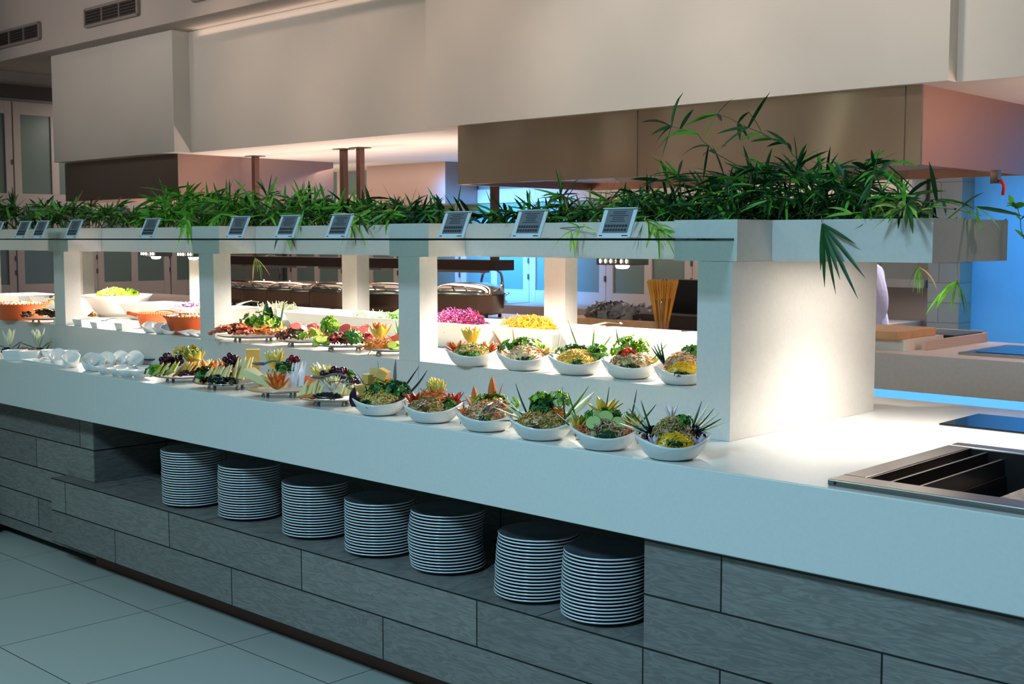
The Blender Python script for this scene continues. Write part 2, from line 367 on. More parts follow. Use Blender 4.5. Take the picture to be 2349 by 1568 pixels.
for k, px in enumerate((-3.35, -4.683, -6.056, -7.42, -8.78)):
    plb('post', (px-.0575, 2.984, ZT+.0005, px+.0575, 3.072, TZ0-.0005)); plb('post_head', (px-.107, 2.9835, TZ0, px+.107, TY0-.001, TZ1))
    plb('post', (px-.0575, 3.785, ZT+.0005, px+.0575, 3.862, TZ0-.0005)); plb('post_head', (px-.107, TY1+.001, TZ0, px+.107, 3.862, TZ1))
for y0, y1, lb in ((2.70, 2.982, 'thin clear glass shelf with dark green edge along the front of the planter'), (3.863, 4.14, 'matching clear glass shelf on the kitchen side of the planter')):
    g = empty('glass_shelf', (-5.8, (y0+y1)/2, 1.521), 0, lb, 'glass shelf'); d = (y1-y0)/2
    m = MB(); m.box(-3.8, -d+.002, 0, 3.843, d-.002, .006); m.build('pane', glassm, g)
    for q in (-1, 1):
        m = MB(); m.box(-3.8, q*d-(.0019 if q > 0 else 0), 0, 3.843, q*d+(0 if q > 0 else .0019), .006); m.build('edge', mat('dark_glass_edge', (14, 26, 24), .15), g)
# niche lamps
LPX = [(-2.77, 'rightmost glowing spot lamp under the planter trough'), (-5.61, 'glowing spot lamp under the trough above the orange crocks'), (-5.98, 'glowing spot lamp under the trough above the lettuce bowl')]
for x, lb in LPX:
    e = empty('spot_lamp', (x, 3.5, 1.46), 0, lb, 'lamp', 'spot lamps under the planter')
    m = MB(); m.box(-.08, -.05, -.028, .08, .05, -.0005); m.build('housing', black, e)
    m = MB(); m.lathe([(.001, -.043), (.02, -.041), (.026, -.034), (.026, -.029)], 16); m.build('bulb', lampglow, e)
    for k in range(6):
        q = MB(); q.sphere((-.06+.024*k, -.054, -.014), .005, 6, sc=(1, .6, 1.6)); q.build('pin', lampglow if k != 3 else chrome, e)

# ------------------------------------------------------------------ sink, ceramic hob
sk = empty('drop_in_sink', (-1.44, 2.61, ZC), 0, 'stainless steel drop-in sink with stepped sides at right of the counter', 'sink')
W_, D_ = .95, .73
m = MB(); m.box(0, 0, .0, W_, .075, .016); m.box(0, D_-.06, 0, W_, D_, .016); m.box(0, .0755, 0, .06, D_-.0605, .016); m.box(W_-.06, .0755, 0, W_, D_-.0605, .016)
o = m.build('rim', mat('sink_steel', (150, 146, 142), .28, 1.0), sk); bb = o.modifiers.new('bevel', 'BEVEL'); bb.width = .003; bb.segments = 2
sdark = mat('sink_inner_steel', (96, 92, 90), .35, 1.0)
m = MB()
m.box(.061, .076, -.15, .066, D_-.061, .014); m.box(.105, .0765, -.02, .112, D_-.066, .008); m.box(.0665, .076, -.022, .104, D_-.061, -.018)
m.box(.15, .0765, -.05, .157, D_-.066, -.005); m.box(.1125, .076, -.052, .1495, D_-.061, -.048); m.build('step', sdark, sk)
m = MB(); m.box(.067, .076, -.18, W_-.061, D_-.061, -.175); m.box(.0665, D_-.0655, -.174, W_-.061, D_-.0612, .012); m.box(.0665, .0757, -.174, W_-.061, .0759, .012); m.box(W_-.066, .081, -.174, W_-.0615, D_-.067, .012)
m.box(.158, .076, -.174, .165, D_-.061, -.0501); m.build('basin', sdark, sk)
m = MB(); m.box(.23, .081, -.072, .30, D_-.067, -.066); m.build('perforated_strip', mat('perforated_steel', (170, 165, 160), .3, 1.0, bump=1.0, scale=220), sk)
hl = MB(); hl.tube([(.02, -.0006, .008), (.02, .004, .008)], .004, 10); hl.build('screw_hole', black, sk)
# opening cut out of the countertop for the sink
cut = bpy.data.meshes.new('c'); mbx = MB(); mbx.box(-1.44+.06, 2.61+.0755, .74, -1.44+W_-.06, 2.61+D_-.0605, 1.0)
cu = mbx.build('cutter', stone); bm_mod = bpy.data.objects['slab'].modifiers.new('cut', 'BOOLEAN'); bm_mod.operation = 'DIFFERENCE'; bm_mod.object = cu; bm_mod.solver = 'EXACT'
dg = bpy.context.evaluated_depsgraph_get(); me = bpy.data.meshes.new_from_object(bpy.data.objects['slab'].evaluated_get(dg)); so = bpy.data.objects['slab']; so.modifiers.clear(); so.data = me
bpy.data.objects.remove(cu)
o = bx('ceramic_hob', blackglass, (-1.662, 3.71, ZC, -.95, 4.01, ZC+.006), bevel=.002)
tag(o, 'flat black ceramic hob set in the white counter behind the sink', 'hob')

# ------------------------------------------------------------------ plate stacks
def plate_mesh():
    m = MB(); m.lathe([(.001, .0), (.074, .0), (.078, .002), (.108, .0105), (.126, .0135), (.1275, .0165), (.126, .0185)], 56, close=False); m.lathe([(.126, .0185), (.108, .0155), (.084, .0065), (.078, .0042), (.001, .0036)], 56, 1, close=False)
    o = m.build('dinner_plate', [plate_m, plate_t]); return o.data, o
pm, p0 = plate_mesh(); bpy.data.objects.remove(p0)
ORD = ['topmost', 'second', 'third', 'fourth', 'fifth', 'sixth', 'seventh', 'eighth', 'ninth', 'tenth', 'eleventh', 'twelfth', 'thirteenth', 'fourteenth', 'fifteenth', 'sixteenth', 'seventeenth', 'eighteenth', 'nineteenth', 'twentieth', 'twenty-first', 'twenty-second', 'twenty-third', 'twenty-fourth']
STK = [((430, 1165), .236, 'leftmost plate stack'), ((562, 1195), .214, 'second plate stack from the left'), ((716, 1237), .200, 'third plate stack from the left'), ((866, 1279), .190, 'middle plate stack'),
       ((1025, 1319), .197, 'third plate stack from the right'), ((1228, 1385), .206, 'second plate stack from the right'), ((1390, 1436), .197, 'rightmost plate stack')]
rnd = random.Random(3)
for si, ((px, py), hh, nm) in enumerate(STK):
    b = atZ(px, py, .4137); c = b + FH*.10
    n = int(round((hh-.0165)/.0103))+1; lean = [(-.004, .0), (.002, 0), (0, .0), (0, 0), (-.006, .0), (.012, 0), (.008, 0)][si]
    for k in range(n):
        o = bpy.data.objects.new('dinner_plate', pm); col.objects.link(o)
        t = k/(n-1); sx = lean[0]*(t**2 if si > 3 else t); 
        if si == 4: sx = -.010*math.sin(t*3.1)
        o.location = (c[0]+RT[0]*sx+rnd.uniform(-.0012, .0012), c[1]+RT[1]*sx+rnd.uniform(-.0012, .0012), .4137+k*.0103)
        j = n-1-k
        if k == 0: lb = 'bottom white plate of the ' + nm
        elif j == 0: lb = 'topmost dark-topped plate with white rim of the ' + nm
        else: lb = '%s plate from the top of the %s' % (ORD[j], nm)
        tag(o, lb, 'plate', 'white plates stacked on the plank ledge')

# small dark cabinet end at the far left
c = empty('side_cabinet', (-6.9, 2.0, 0), 0, 'dark low cabinet cut by the left edge of the photo', 'cabinet')
m = MB(); m.box(-.6, 0, .05, .68, .69, .355); m.build('body', [plank_side], c)
m = MB(); m.box(-.58, .02, 0, .66, .65, .0499); m.build('plinth', dark, c)
m = MB(); m.box(-.62, -.01, .3551, .69, .695, .37); m.build('top', mat('dark_top', (50, 52, 56), .5), c)

# ------------------------------------------------------------------ signs on the glass shelf
SG = [(-12, 'leftmost tilted menu sign, half cut by the photo edge'), (50, 'small tilted menu sign, second from the left'), (90, 'small tilted menu sign, third from the left'), (167, 'tilted menu sign above the pillar left of the lettuce'),
      (341, 'tilted menu sign above the orange crocks'), (543, 'tilted menu sign just right of the second pillar head'), (657, 'tilted menu sign above the ham platter'), (776, 'tilted menu sign above the salami platters'),
      (1040, 'large looking menu sign right of the third pillar head'), (1212, 'menu sign above the white carrot tray'), (1413, 'rightmost tilted menu sign near the big bamboo')]
def make_sign(x, lb):
    e = empty('menu_sign', (x, 2.825, 1.528), 0, lb, 'sign', 'tilted menu signs on the glass shelf')
    M = Matrix.Rotation(R(-24), 4, 'X')
    m = MB(); m.box(-.062, 0, .002, .062, .0035, .098, M=M); m.box(-.062, -.012, 0, .062, .045, .0018); m.box(-.062, .030, .0865, .062, .052, .0885); m.build('stand', paper, e)
    m = MB(); m.box(-.046, -.0012, .016, .048, -.0001, .090, M=M); m.build('panel', signgrey, e)
    m = MB(); r = random.Random(int(x*1000))
    for k in range(6):
        w = r.uniform(.02, .036); y = .083-k*.0062
        m.box(-w+.001, -.0018, y, w+.001, -.0013, y+.0022, M=M)
    for row in range(2):
        for k in range(8): m.box(-.042+k*.0108, -.0018, .034-row*.013, -.042+k*.0108+.0082, -.0013, .0425-row*.013, M=M)
    m.box(-.055, -.0008, .006, -.043, -.0001, .009, M=M); m.box(.030, -.0008, .006, .052, -.0001, .009, M=M)
    m.build('printed_text', ink, e)
for px, lb in SG: make_sign(atY(px, 545, 2.84)[0], lb)

# ------------------------------------------------------------------ food and tableware
A0 = math.atan2(RT[1], RT[0])
def c3(name, rgb, rough=.4, **k): return mat(name, rgb, rough, sss=.08, **k)
GRN = c3('parsley_green', (52, 118, 32), .5, var=.35, scale=60); LET = c3('lettuce_green', (150, 196, 50), .45, var=.25, scale=40); LETD = c3('leaf_green', (90, 140, 40), .45, var=.3, scale=40)
DKG = c3('cucumber_skin', (26, 66, 34), .35, var=.25, scale=30); PALE = c3('pale_leek', (222, 228, 190), .4, var=.08, scale=30); YEL = c3('yellow_fruit', (236, 200, 74), .4, var=.15, scale=40)
ORA = c3('orange_carrot', (232, 122, 30), .4, var=.12, scale=60); RED = c3('red_pepper', (204, 46, 22), .3, var=.15, scale=30); GRP = c3('dark_grape', (58, 14, 34), .22, var=.4, scale=50)
CHE = c3('pale_cheese', (238, 222, 158), .45, var=.06, scale=30); CHD = c3('golden_cheese', (232, 182, 92), .45, var=.1, scale=30); HAM = c3('pink_ham', (222, 122, 92), .4, var=.18, scale=60)
SAL = c3('salami_red', (196, 84, 80), .35, var=.3, scale=160); BRN = c3('noodle_tan', (224, 184, 124), .4, var=.2, scale=50); TAN2 = c3('noodle_cream', (226, 198, 150), .4, var=.15, scale=50)
PUR = c3('purple_cabbage', (96, 34, 88), .35, var=.35, scale=60); MAG = c3('pink_beet', (150, 30, 78), .35, var=.25, scale=60); BLKO = c3('black_olive', (30, 24, 30), .25)
MUSH = c3('mushroom_brown', (164, 132, 96), .45, var=.3, scale=60); AUB = c3('aubergine_skin', (48, 26, 44), .25, var=.2, scale=20); WHT = c3('white_onion', (238, 234, 238), .35); GRY = mat('grey_plastic', (96, 108, 116), .35)
TER = c3('melon_orange', (206, 112, 54), .45, var=.15, scale=30); OLV = c3('olive_green', (134, 146, 60), .4, var=.2, scale=40)
FS = [1.0]
class Dish:
    """a dish frame: x = right as seen, y = away, z = up, origin at the dish's base centre"""
    def __init__(s, base, z, where, back=.045):
        p = atZ(base[0], base[1], z); c = p + FH*back; s.c = Vector((c[0], c[1], z)); s.where = where; s.ctr = {}
    def put(s, name, mb, mats, off, label, cat, rz=0., parts=None, group=None):
        k = FS[0]; e = s.c + Matrix.Rotation(A0, 3, 'Z') @ Vector((off[0]*(1+(k-1)*.35), off[1]*(1+(k-1)*.35), off[2]*(1+(k-1)*.55)))
        o = mb.build(name, mats); o.location = e; in_b = name in ('noodle_salad', 'seed_salad', 'mushroom_salad'); o.scale = (1.04, 1.04, 1.06) if in_b else (k*.97, k*.97, k); o.rotation_euler = (0, 0, A0+rz)
        tag(o, label + ' ' + s.where, cat, group); return o
def bowl_mb(rad=.099, base_r=.042, hs=.064, hf=.041, hb=.070, th=.005, n=48, m=10, depthk=.92):
    mb = MB(); V = []; F = []
    def rim(a):
        c, s_ = math.cos(a), math.sin(a)
        return hs*c*c + (hb if s_ > 0 else hf)*s_*s_
    def ring(t, off):
        for i in range(n):
            a = 2*math.pi*i/n; rr = (base_r+(rad-base_r)*(t**.62)) - off; z = rim(a)*(t**1.45) + (off*.6 if t < .98 else 0)
            V.append((rr*math.cos(a), rr*math.sin(a)*depthk, z))
    for j in range(m+1): ring(j/m, 0)
    for j in range(m, -1, -1): ring(j/m, th)
    tot = 2*(m+1)
    for j in range(tot-1):
        for i in range(n):
            k = (i+1) % n; F.append((j*n+i, j*n+k, (j+1)*n+k, (j+1)*n+i))
    F.append(tuple(range(n-1, -1, -1))); F.append(tuple((tot-1)*n+i for i in range(n)))
    mb.add(V, F, 0, True); return mb
def platter_mb(rx=.125, ry=.10):
    mb = MB(); prof = [(.001, .016), (.6, .016), (.92, .022), (1.0, .026), (1.0, .0285), (.9, .026), (.6, .021), (.001, .021)]
    M = Matrix.Diagonal((rx, ry, 1, 1)); mb.lathe(prof, 48, M=M, close=False)
    return mb
def mound(rx, ry, h, nm, bits, seed, kind='noodle', size=1.):
    """heaped salad: a lumpy core covered with strands, grains or slices in the given material slots 0..nm-1"""
    r = random.Random(seed); mb = MB(); V = []; F = []; n = 24; mm = 9
    for j in range(mm+1):
        ph = j/mm*math.pi*.5
        for i in range(n):
            a = 2*math.pi*i/n; q = 1+.16*noise.noise(Vector((math.cos(a)*2+seed, math.sin(a)*2, ph*2.5)))
            V.append((rx*math.cos(ph)*math.cos(a)*q, ry*math.cos(ph)*math.sin(a)*q, h*math.sin(ph)*q))
    for j in range(mm):
        for i in range(n):
            k = (i+1) % n; F.append((j*n+i, j*n+k, (j+1)*n+k, (j+1)*n+i))
    F.append(tuple(range(n-1, -1, -1)))
    mb.add(V, F, 0, True)
    for _ in range(int(bits*(2.6 if kind == 'noodle' else 1.5 if kind == 'grain' else 1))):
        a = r.uniform(0, 2*math.pi); ph = math.asin(r.uniform(0, 1)); q = r.uniform(.97, 1.08)
        p = Vector((rx*math.cos(ph)*math.cos(a)*q, ry*math.cos(ph)*math.sin(a)*q, h*math.sin(ph)*q))
        nr = Vector((p.x/rx**2, p.y/ry**2, p.z/h**2+.001)).normalized(); t = nr.orthogonal().normalized(); t = Matrix.Rotation(r.uniform(0, 6.28), 3, nr) @ t
        mi = r.randrange(nm)
        if kind == 'noodle':
            if r.random() < .4:
                mb.sphere(p + nr*.001, r.uniform(.0022, .0042)*size, 5, mi, sc=(1.3, 1, .8)); continue
            L = r.uniform(.010, .022)*size; b = nr.cross(t)
            pts = [p + t*L*(u-.5) + b*L*.35*math.sin(u*3.1*r.choice((1, 1.6))) + nr*(.002+.004*math.sin(u*3.14)) for u in (0, .33, .66, 1)]
            mb.tube(pts, .0013*size, 4, mi)
        elif kind == 'shred':
            L = r.uniform(.014, .03)*size; d = (t + nr*r.uniform(0, .8)).normalized()
            mb.tube([p, p+d*L*.5+nr*.002, p+d*L], .0013*size, 4, mi)
        elif kind == 'grain':
            mb.sphere(p, r.uniform(.0020, .0038)*size, 5, mi, sc=(1.2, 1, .8))
        elif kind == 'slice':
            L = r.uniform(.016, .026)*size; M = Matrix.Translation(p+nr*.003) @ nr.to_track_quat('Z', 'Y').to_matrix().to_4x4() @ Matrix.Rotation(r.uniform(-.6, .6), 4, 'X')
            mb.lathe([(L*.5, 0), (L*.52, .001), (L*.5, .0022)], 10, mi, M)
    return mb
def curly(rad, seed, n=26, ruff=.35, patch=.5, sc=(1, 1, .8)):
    """curled leafy herb or lettuce made of crinkled leaf patches"""
    r = random.Random(seed); mb = MB(); n = int(n*1.9); rad *= 1.12; patch *= .8
    for _ in range(n):
        d = Vector((r.gauss(0, 1), r.gauss(0, 1), abs(r.gauss(0, 1)))).normalized(); c = Vector((d.x*rad*sc[0], d.y*rad*sc[1], d.z*rad*sc[2]))*r.uniform(.35, 1)
        t = d.orthogonal().normalized(); t = Matrix.Rotation(r.uniform(0, 6.28), 3, d) @ t; b = d.cross(t); s = rad*patch; V = []; F = []; N = 6; f1 = r.uniform(15, 22); f2 = r.uniform(15, 22)
        for j in range(N+1):
            for i in range(N+1):
                u, v = i/N-.5, j/N-.5; e = min(1, math.hypot(u, v)*2); q = 1-.18*abs(math.sin(math.atan2(v, u)*4))*e
                V.append(c + (t*u + b*v)*s*1.25*q + d*s*ruff*math.sin(u*f1+seed)*math.cos(v*f2+_)*e + d*s*.3*e)
        for j in range(N):
            for i in range(N): F.append((j*(N+1)+i, j*(N+1)+i+1, (j+1)*(N+1)+i+1, (j+1)*(N+1)+i))
        mb.add(V, F, _ % 2, True)
    return mb
def petals(n, L, wd, open_=.8, bend=-.2, thick=.002, seed=0, rings=1, jit=.15, squash=1.):
    r = random.Random(seed); mb = MB()
    for k in range(rings):
        for i in range(n):
            a = 2*math.pi*(i+.5*k)/n + r.uniform(-jit, jit); op = open_*(1-.38*k)
            d = Vector((math.cos(a)*math.sin(op), math.sin(a)*math.sin(op)*squash, math.cos(op)))
            mb.blade((d.x*.004, d.y*.004, 0), d, L*r.uniform(.85, 1.1), wd, bend, thick, k % 2, axis=(0, 0, -1))
    return mb
def blades(specs, thick=.0015):
    """specs: (x, y, z, dirx, diry, dirz, length, width, bend, slot)"""
    mb = MB()
    for s in specs: mb.blade(s[:3], s[3:6], s[6], s[7]*1.85, s[8], thick, s[9] if len(s) > 9 else 0, axis=(0, 0, -1), n=7)
    return mb
def grapes(n, rad, seed, spread=(.03, .02, .025), r0=.0085):
    r = random.Random(seed); mb = MB()
    for _ in range(n):
        v = Vector((r.gauss(0, 1), r.gauss(0, 1), r.gauss(0, 1))).normalized()*(r.random()**.4)
        mb.sphere((v.x*spread[0]*.8, v.y*spread[1]*.8, (v.z*.5+.4)*spread[2]), r0*r.uniform(.9, 1.12), 9)
    return mb
def wedge(L, w, t, M=None, mb=None, mi=0):
    mb = mb or MB(); V = [(0, 0, 0), (L, -w/2, 0), (L, w/2, 0), (0, 0, t), (L, -w/2, t), (L, w/2, t)]
    mb.add(V, [(2, 1, 0), (3, 4, 5), (0, 1, 4, 3), (1, 2, 5, 4), (2, 0, 3, 5)], mi, False, M); return mb
def cheese_fan(n, L, w, seed=0, t=.006, lean=62, step=.017):
    """upright triangular slices leaning on one another"""
    mb = MB(); r = random.Random(seed); n = int(n*1.7); st = step*.62
    for i in range(n):
        M = Matrix.Translation((i*st-.01, r.uniform(-.006, .006)-i*.002, .001*i)) @ Matrix.Rotation(R(-28+r.uniform(-14, 14)), 4, 'Z') @ Matrix.Rotation(R(lean+r.uniform(-8, 8)), 4, 'X') @ Matrix.Rotation(R(-24+r.uniform(-8, 8)), 4, 'Y')
        a, b_ = L*.42, w*.8; V = [(-a, 0, 0), (a, 0, 0), (a*.8, b_, 0), (-a, 0, t*.6), (a, 0, t*.6), (a*.8, b_, t*.6)]
        mb.add(V, [(2, 1, 0), (3, 4, 5), (0, 1, 4, 3), (1, 2, 5, 4), (2, 0, 3, 5)], 0, False, M)
    return mb
def spoon_mb(L=.12, mi=0, head=.016):
    mb = MB(); pts = [(L*u, 0, .004+.012*math.sin(u*2.6)) for u in (0, .25, .5, .75, 1)]; mb.tube(pts, .0028, 8, r2=.0022)
    mb.lathe([(.001, -.004), (head*.6, -.0035), (head, .001), (head*.96, .0022), (head*.55, -.0018), (.001, -.002)], 18, M=Matrix.Translation((-head*.8, 0, .006)) @ Matrix.Diagonal((1.35, 1, 1, 1)), close=False)
    return mb
def tongs_mb(L=.10):
    mb = MB()
    for s_ in (-1, 1):
        pts = [(0, 0, .02), (L*.3, s_*.006, .024), (L*.7, s_*.013, .014), (L, s_*.010, .0)]
        V = []; F = []
        for i, p in enumerate(pts):
            w = (.004, .005, .005, .009)[i]; V += [(p[0], p[1]-w, p[2]), (p[0], p[1]+w, p[2]), (p[0], p[1]+w, p[2]+.0015), (p[0], p[1]-w, p[2]+.0015)]
        for i in range(3):
            for j in range(4): q = (j+1) % 4; F.append((i*4+j, i*4+q, (i+1)*4+q, (i+1)*4+j))
        F += [(3, 2, 1, 0), (12, 13, 14, 15)]; mb.add(V, F, 0, True)
    mb.tube([(-.004, -.004, .021), (-.010, 0, .021), (-.004, .004, .021)], .003, 6)
    return mb
def disc_mb(r_, t=.003, mi=0, mi2=1, M=None, mb=None, n=18):
    mb = mb or MB(); mb.lathe([(r_*.9, 0), (r_, t*.5), (r_*.9, t)], n, mi, M, smooth=False); mb.lathe([(r_*.99, t*.1), (r_*1.03, t*.5), (r_*.99, t*.9)], n, mi2, M, close=False); return mb
def leafy_side(specs): return blades(specs, .002)

bowl_big = bowl_mb(); first_bowl = [None]
def white_bowl(D, label, sc=1., group='white boat-shaped salad bowls', tilt=0):
    if first_bowl[0] is None: o = bowl_big.build('salad_bowl', porc); first_bowl[0] = o
    else: o = first_bowl[0].copy(); col.objects.link(o)
    o.location = D.c; o.rotation_euler = (0, 0, A0+tilt); o.scale = (sc, sc, sc); tag(o, label, 'bowl', group); return o
def platter(D, label, rx=.125, ry=.10, group='oval silver platters'):
    e = empty('silver_platter', D.c, A0, label, 'platter', group)
    platter_mb(rx, ry).build('tray', silver, e)
    for k in range(4):
        a = R(45+90*k); q = MB(); q.lathe([(.006, 0), (.007, .004), (.005, .0155)], 12, M=Matrix.Translation((rx*.62*math.cos(a), ry*.62*math.sin(a), 0))); q.build('foot', silver, e)
    return e
LB = ZC
# --- lower counter, four platters left to right
FS[0] = 1.36
w = 'on the leftmost silver platter of the front row'
D = Dish((410, 879), LB, w, .075); platter(D, 'leftmost silver platter of the front row, with dark grapes and yellow peppers')
D.put('cheese_slices', cheese_fan(4, .06, .05, 1, lean=38), c3('yellow_green_cheese', (206, 200, 96), .45, var=.1, scale=30), (-.075, -.055, .028), 'fanned yellow-green cheese slices at front', 'cheese')
D.put('cheese_slices', cheese_fan(5, .055, .05, 2, lean=45, step=.013), CHD, (.0, -.045, .028), 'golden cheese slices at centre', 'cheese')
D.put('grape_bunch', grapes(30, .01, 3, (.05, .03, .05)), GRP, (-.045, .0, .05), 'dark purple grape bunch', 'grapes')
D.put('carved_pepper_flower', petals(8, .06, .026, .8, -.1, .003, 4, 2), [YEL, OLV], (.03, .03, .055), 'carved yellow pepper flower at the back', 'garnish')
D.put('carved_pepper_flower', petals(7, .05, .024, 1.0, -.2, .003, 5, 2), [YEL, CHE], (.075, -.012, .03), 'pale yellow carved flower at right', 'garnish')
D.put('lettuce_leaf', curly(.03, 6, 16), [LET, LETD], (-.095, -.02, .03), 'green lettuce leaf at left rim', 'lettuce')
D.put('lettuce_leaf', curly(.032, 66, 16), [OLV, YEL], (.0, .045, .09), 'yellow-green curly leaf at top', 'lettuce')
D.put('olive_heap', mound(.028, .018, .014, 1, 16, 7, 'grain', 1.6), [GRP], (.035, -.065, .028), 'dark red berries at front right', 'fruit')
D.put('serving_tongs', tongs_mb(.09), chrome, (-.03, -.05, .07), 'steel tongs lying', 'tongs', .6)
w = 'on the second silver platter of the front row'
D = Dish((508, 896), LB, w, .075); platter(D, 'second silver platter of the front row, with white cheese triangles')
D.put('cheese_slices', cheese_fan(5, .075, .055, 8, lean=50, step=.014), CHE, (-.06, -.03, .028), 'white triangular cheese slices at left', 'cheese')
D.put('cheese_slices', cheese_fan(4, .05, .085, 9, lean=64, step=.014), CHE, (.035, -.03, .028), 'tall white cheese triangles at right', 'cheese')
mb = MB(); mb.box(-.02, -.015, 0, .02, .015, .085); D.put('cheese_block', mb, CHD, (.09, .03, .03), 'upright golden cheese block', 'cheese', .2)
D.put('papaya_flower', petals(5, .055, .026, .75, -.15, .003, 10, 1), ORA, (-.06, .04, .045), 'orange papaya petals at back left', 'garnish')
D.put('papaya_flower', petals(4, .05, .024, .65, -.15, .003, 11, 1), ORA, (.0, .045, .05), 'orange papaya petals at back centre', 'garnish')
D.put('grape_bunch', grapes(26, .01, 12, (.035, .02, .06)), GRP, (.025, -.01, .055), 'hanging bunch of black grapes', 'grapes')
D.put('dark_leaves', curly(.035, 13, 22), [DKG, GRN], (-.07, .0, .032), 'dark green leaves at left', 'lettuce')
D.put('dark_leaves', curly(.03, 14, 24, sc=(1.8, .6, .5)), [DKG, BLKO], (-.01, -.07, .028), 'dark green leaves along the front rim', 'lettuce')
w = 'on the third silver platter of the front row'
D = Dish((632, 914), LB, w, .075); platter(D, 'third silver platter of the front row, with orange carrot flower', .118, .098)
D.put('carrot_flower', petals(11, .05, .014, 1.0, -.3, .002, 15, 2), [ORA, c3('deep_orange', (206, 86, 24), .4)], (.005, -.06, .03), 'shredded orange carrot flower at front', 'garnish')
D.put('melon_flower', petals(8, .055, .028, .6, -.1, .004, 16, 2), [YEL, CHE], (-.02, .03, .085), 'pale yellow carved melon flower at top', 'garnish')
D.put('cheese_wedge', wedge(.09, .05, .02, Matrix.Rotation(R(150), 4, 'Z') @ Matrix.Rotation(R(-22), 4, 'Y')), CHE, (-.02, -.055, .03), 'long pale cheese wedge at left', 'cheese')
D.put('cheese_slices', cheese_fan(4, .05, .06, 17, lean=60, step=.016), CHE, (-.04, -.01, .03), 'upright cream cheese slices at centre', 'cheese')
D.put('cheese_slices', cheese_fan(3, .035, .085, 18, lean=74, step=.016), WHT, (.045, -.02, .03), 'white cheese sticks at right', 'cheese')
D.put('grape_bunch', grapes(9, .01, 19, (.03, .015, .03), .010), c3('red_grape', (104, 24, 36), .2), (.045, .02, .095), 'red grapes at top right', 'grapes')
D.put('parsley_sprig', curly(.026, 20, 26), [GRN, LETD], (.02, .0, .08), 'curly parsley sprig at centre', 'parsley')
D.put('melon_wedge', wedge(.05, .05, .03, Matrix.Rotation(R(-30), 4, 'X') @ Matrix.Rotation(R(20), 4, 'Z')), TER, (.07, -.03, .035), 'terracotta orange melon wedge at right', 'melon')
D.put('serving_spoon', spoon_mb(.07, head=.017), GRY, (-.045, -.04, .098), 'grey plastic serving spoon leaning', 'spoon', -.5)
w = 'on the rightmost silver platter of the front row'
D = Dish((752, 934), LB, w, .075); platter(D, 'fourth silver platter of the front row, with grapes trailing right', .115, .095)
D.put('melon_flower', petals(7, .05, .028, .8, -.1, .004, 21, 2), [YEL, CHE], (-.03, .03, .07), 'yellow carved melon flower at top left', 'garnish')
D.put('grape_bunch', grapes(10, .01, 22, (.05, .02, .02), .0095), GRP, (.02, .0, .085), 'dark grapes across the top', 'grapes')
D.put('grape_bunch', grapes(16, .01, 23, (.02, .02, .055), .008), GRP, (.075, -.01, .04), 'dark grapes trailing down the right side', 'grapes')
D.put('cheese_flower', petals(9, .045, .014, .9, -.2, .002, 24, 2), [WHT, CHE], (.01, -.03, .045), 'white shredded cheese flower at centre', 'cheese')
D.put('cheese_slices', cheese_fan(4, .045, .05, 25, lean=55, step=.014), CHE, (-.075, -.03, .03), 'pale cheese slices at left', 'cheese')
D.put('cheese_slices', cheese_fan(4, .05, .04, 26, lean=45, step=.016), CHE, (.03, -.055, .03), 'cream cheese slices at right', 'cheese')
D.put('olive_heap', mound(.04, .014, .014, 1, 30, 27, 'grain', 1.2), [BLKO], (.0, -.078, .028), 'heap of black olives at front', 'olives')
D.put('melon_slice', blades([(0, 0, 0, -1, .1, .12, .06, .02, .3)], .003), ORA, (-.03, -.075, .033), 'thin orange melon slice at front left', 'melon')
D.put('parsley_sprig', curly(.025, 28, 22), [GRN, OLV], (.045, .03, .075), 'green herb sprig behind the grapes', 'parsley')
D.put('serving_spoon', spoon_mb(.075, head=.016), GRY, (-.02, -.05, .08), 'grey plastic serving spoon leaning', 'spoon', -.35)
D.put('serving_tongs', tongs_mb(.085), chrome, (.01, -.055, .05), 'thin wire tongs lying', 'tongs', -.3)
# --- lower counter, six white bowls
FS[0] = 1.2
def bowl_dish(px, where, lab, sc=1.): 
    D = Dish(px, LB, where, .045); white_bowl(D, lab, sc); return D
w = 'in the leftmost front-row white bowl'
D = bowl_dish((868, 954), w, 'leftmost white salad bowl of the front row, with cheese chunks')
D.put('noodle_salad', mound(.068, .052, .05, 3, 170, 31, 'noodle'), [BRN, YEL, OLV], (.0, -.005, .022), 'mound of noodle salad', 'salad')
mb = MB(); r_ = random.Random(5)
for k in range(7):
    M = Matrix.Translation((-.035+(.018*k) % .07, .03+r_.uniform(-.01, .01), .015*(k % 3))) @ Matrix.Rotation(r_.uniform(0, 3), 4, 'Z') @ Matrix.Rotation(r_.uniform(-.5, .5), 4, 'X'); mb.box(-.018, -.014, 0, .018, .014, .026, M=M)
D.put('cheese_chunks', mb, CHD, (.0, .02, .072), 'heap of golden cheese chunks at top', 'cheese')
mb = MB(); mb.box(-.014, -.01, 0, .014, .01, .03); D.put('cheese_chunk', mb, CHD, (-.065, .02, .055), 'golden cheese chunk at left rim', 'cheese', .3)
D.put('parsley_sprig', curly(.03, 32, 34), [GRN, DKG], (-.01, .01, .062), 'dark green parsley at left', 'parsley'); D.put('parsley_sprig', curly(.034, 33, 38), [DKG, GRN], (.05, .02, .064), 'dark green parsley at right', 'parsley')
D.put('parsley_sprig', curly(.018, 34, 22), [GRN, DKG], (-.035, -.052, .03), 'small parsley sprig at front', 'parsley')
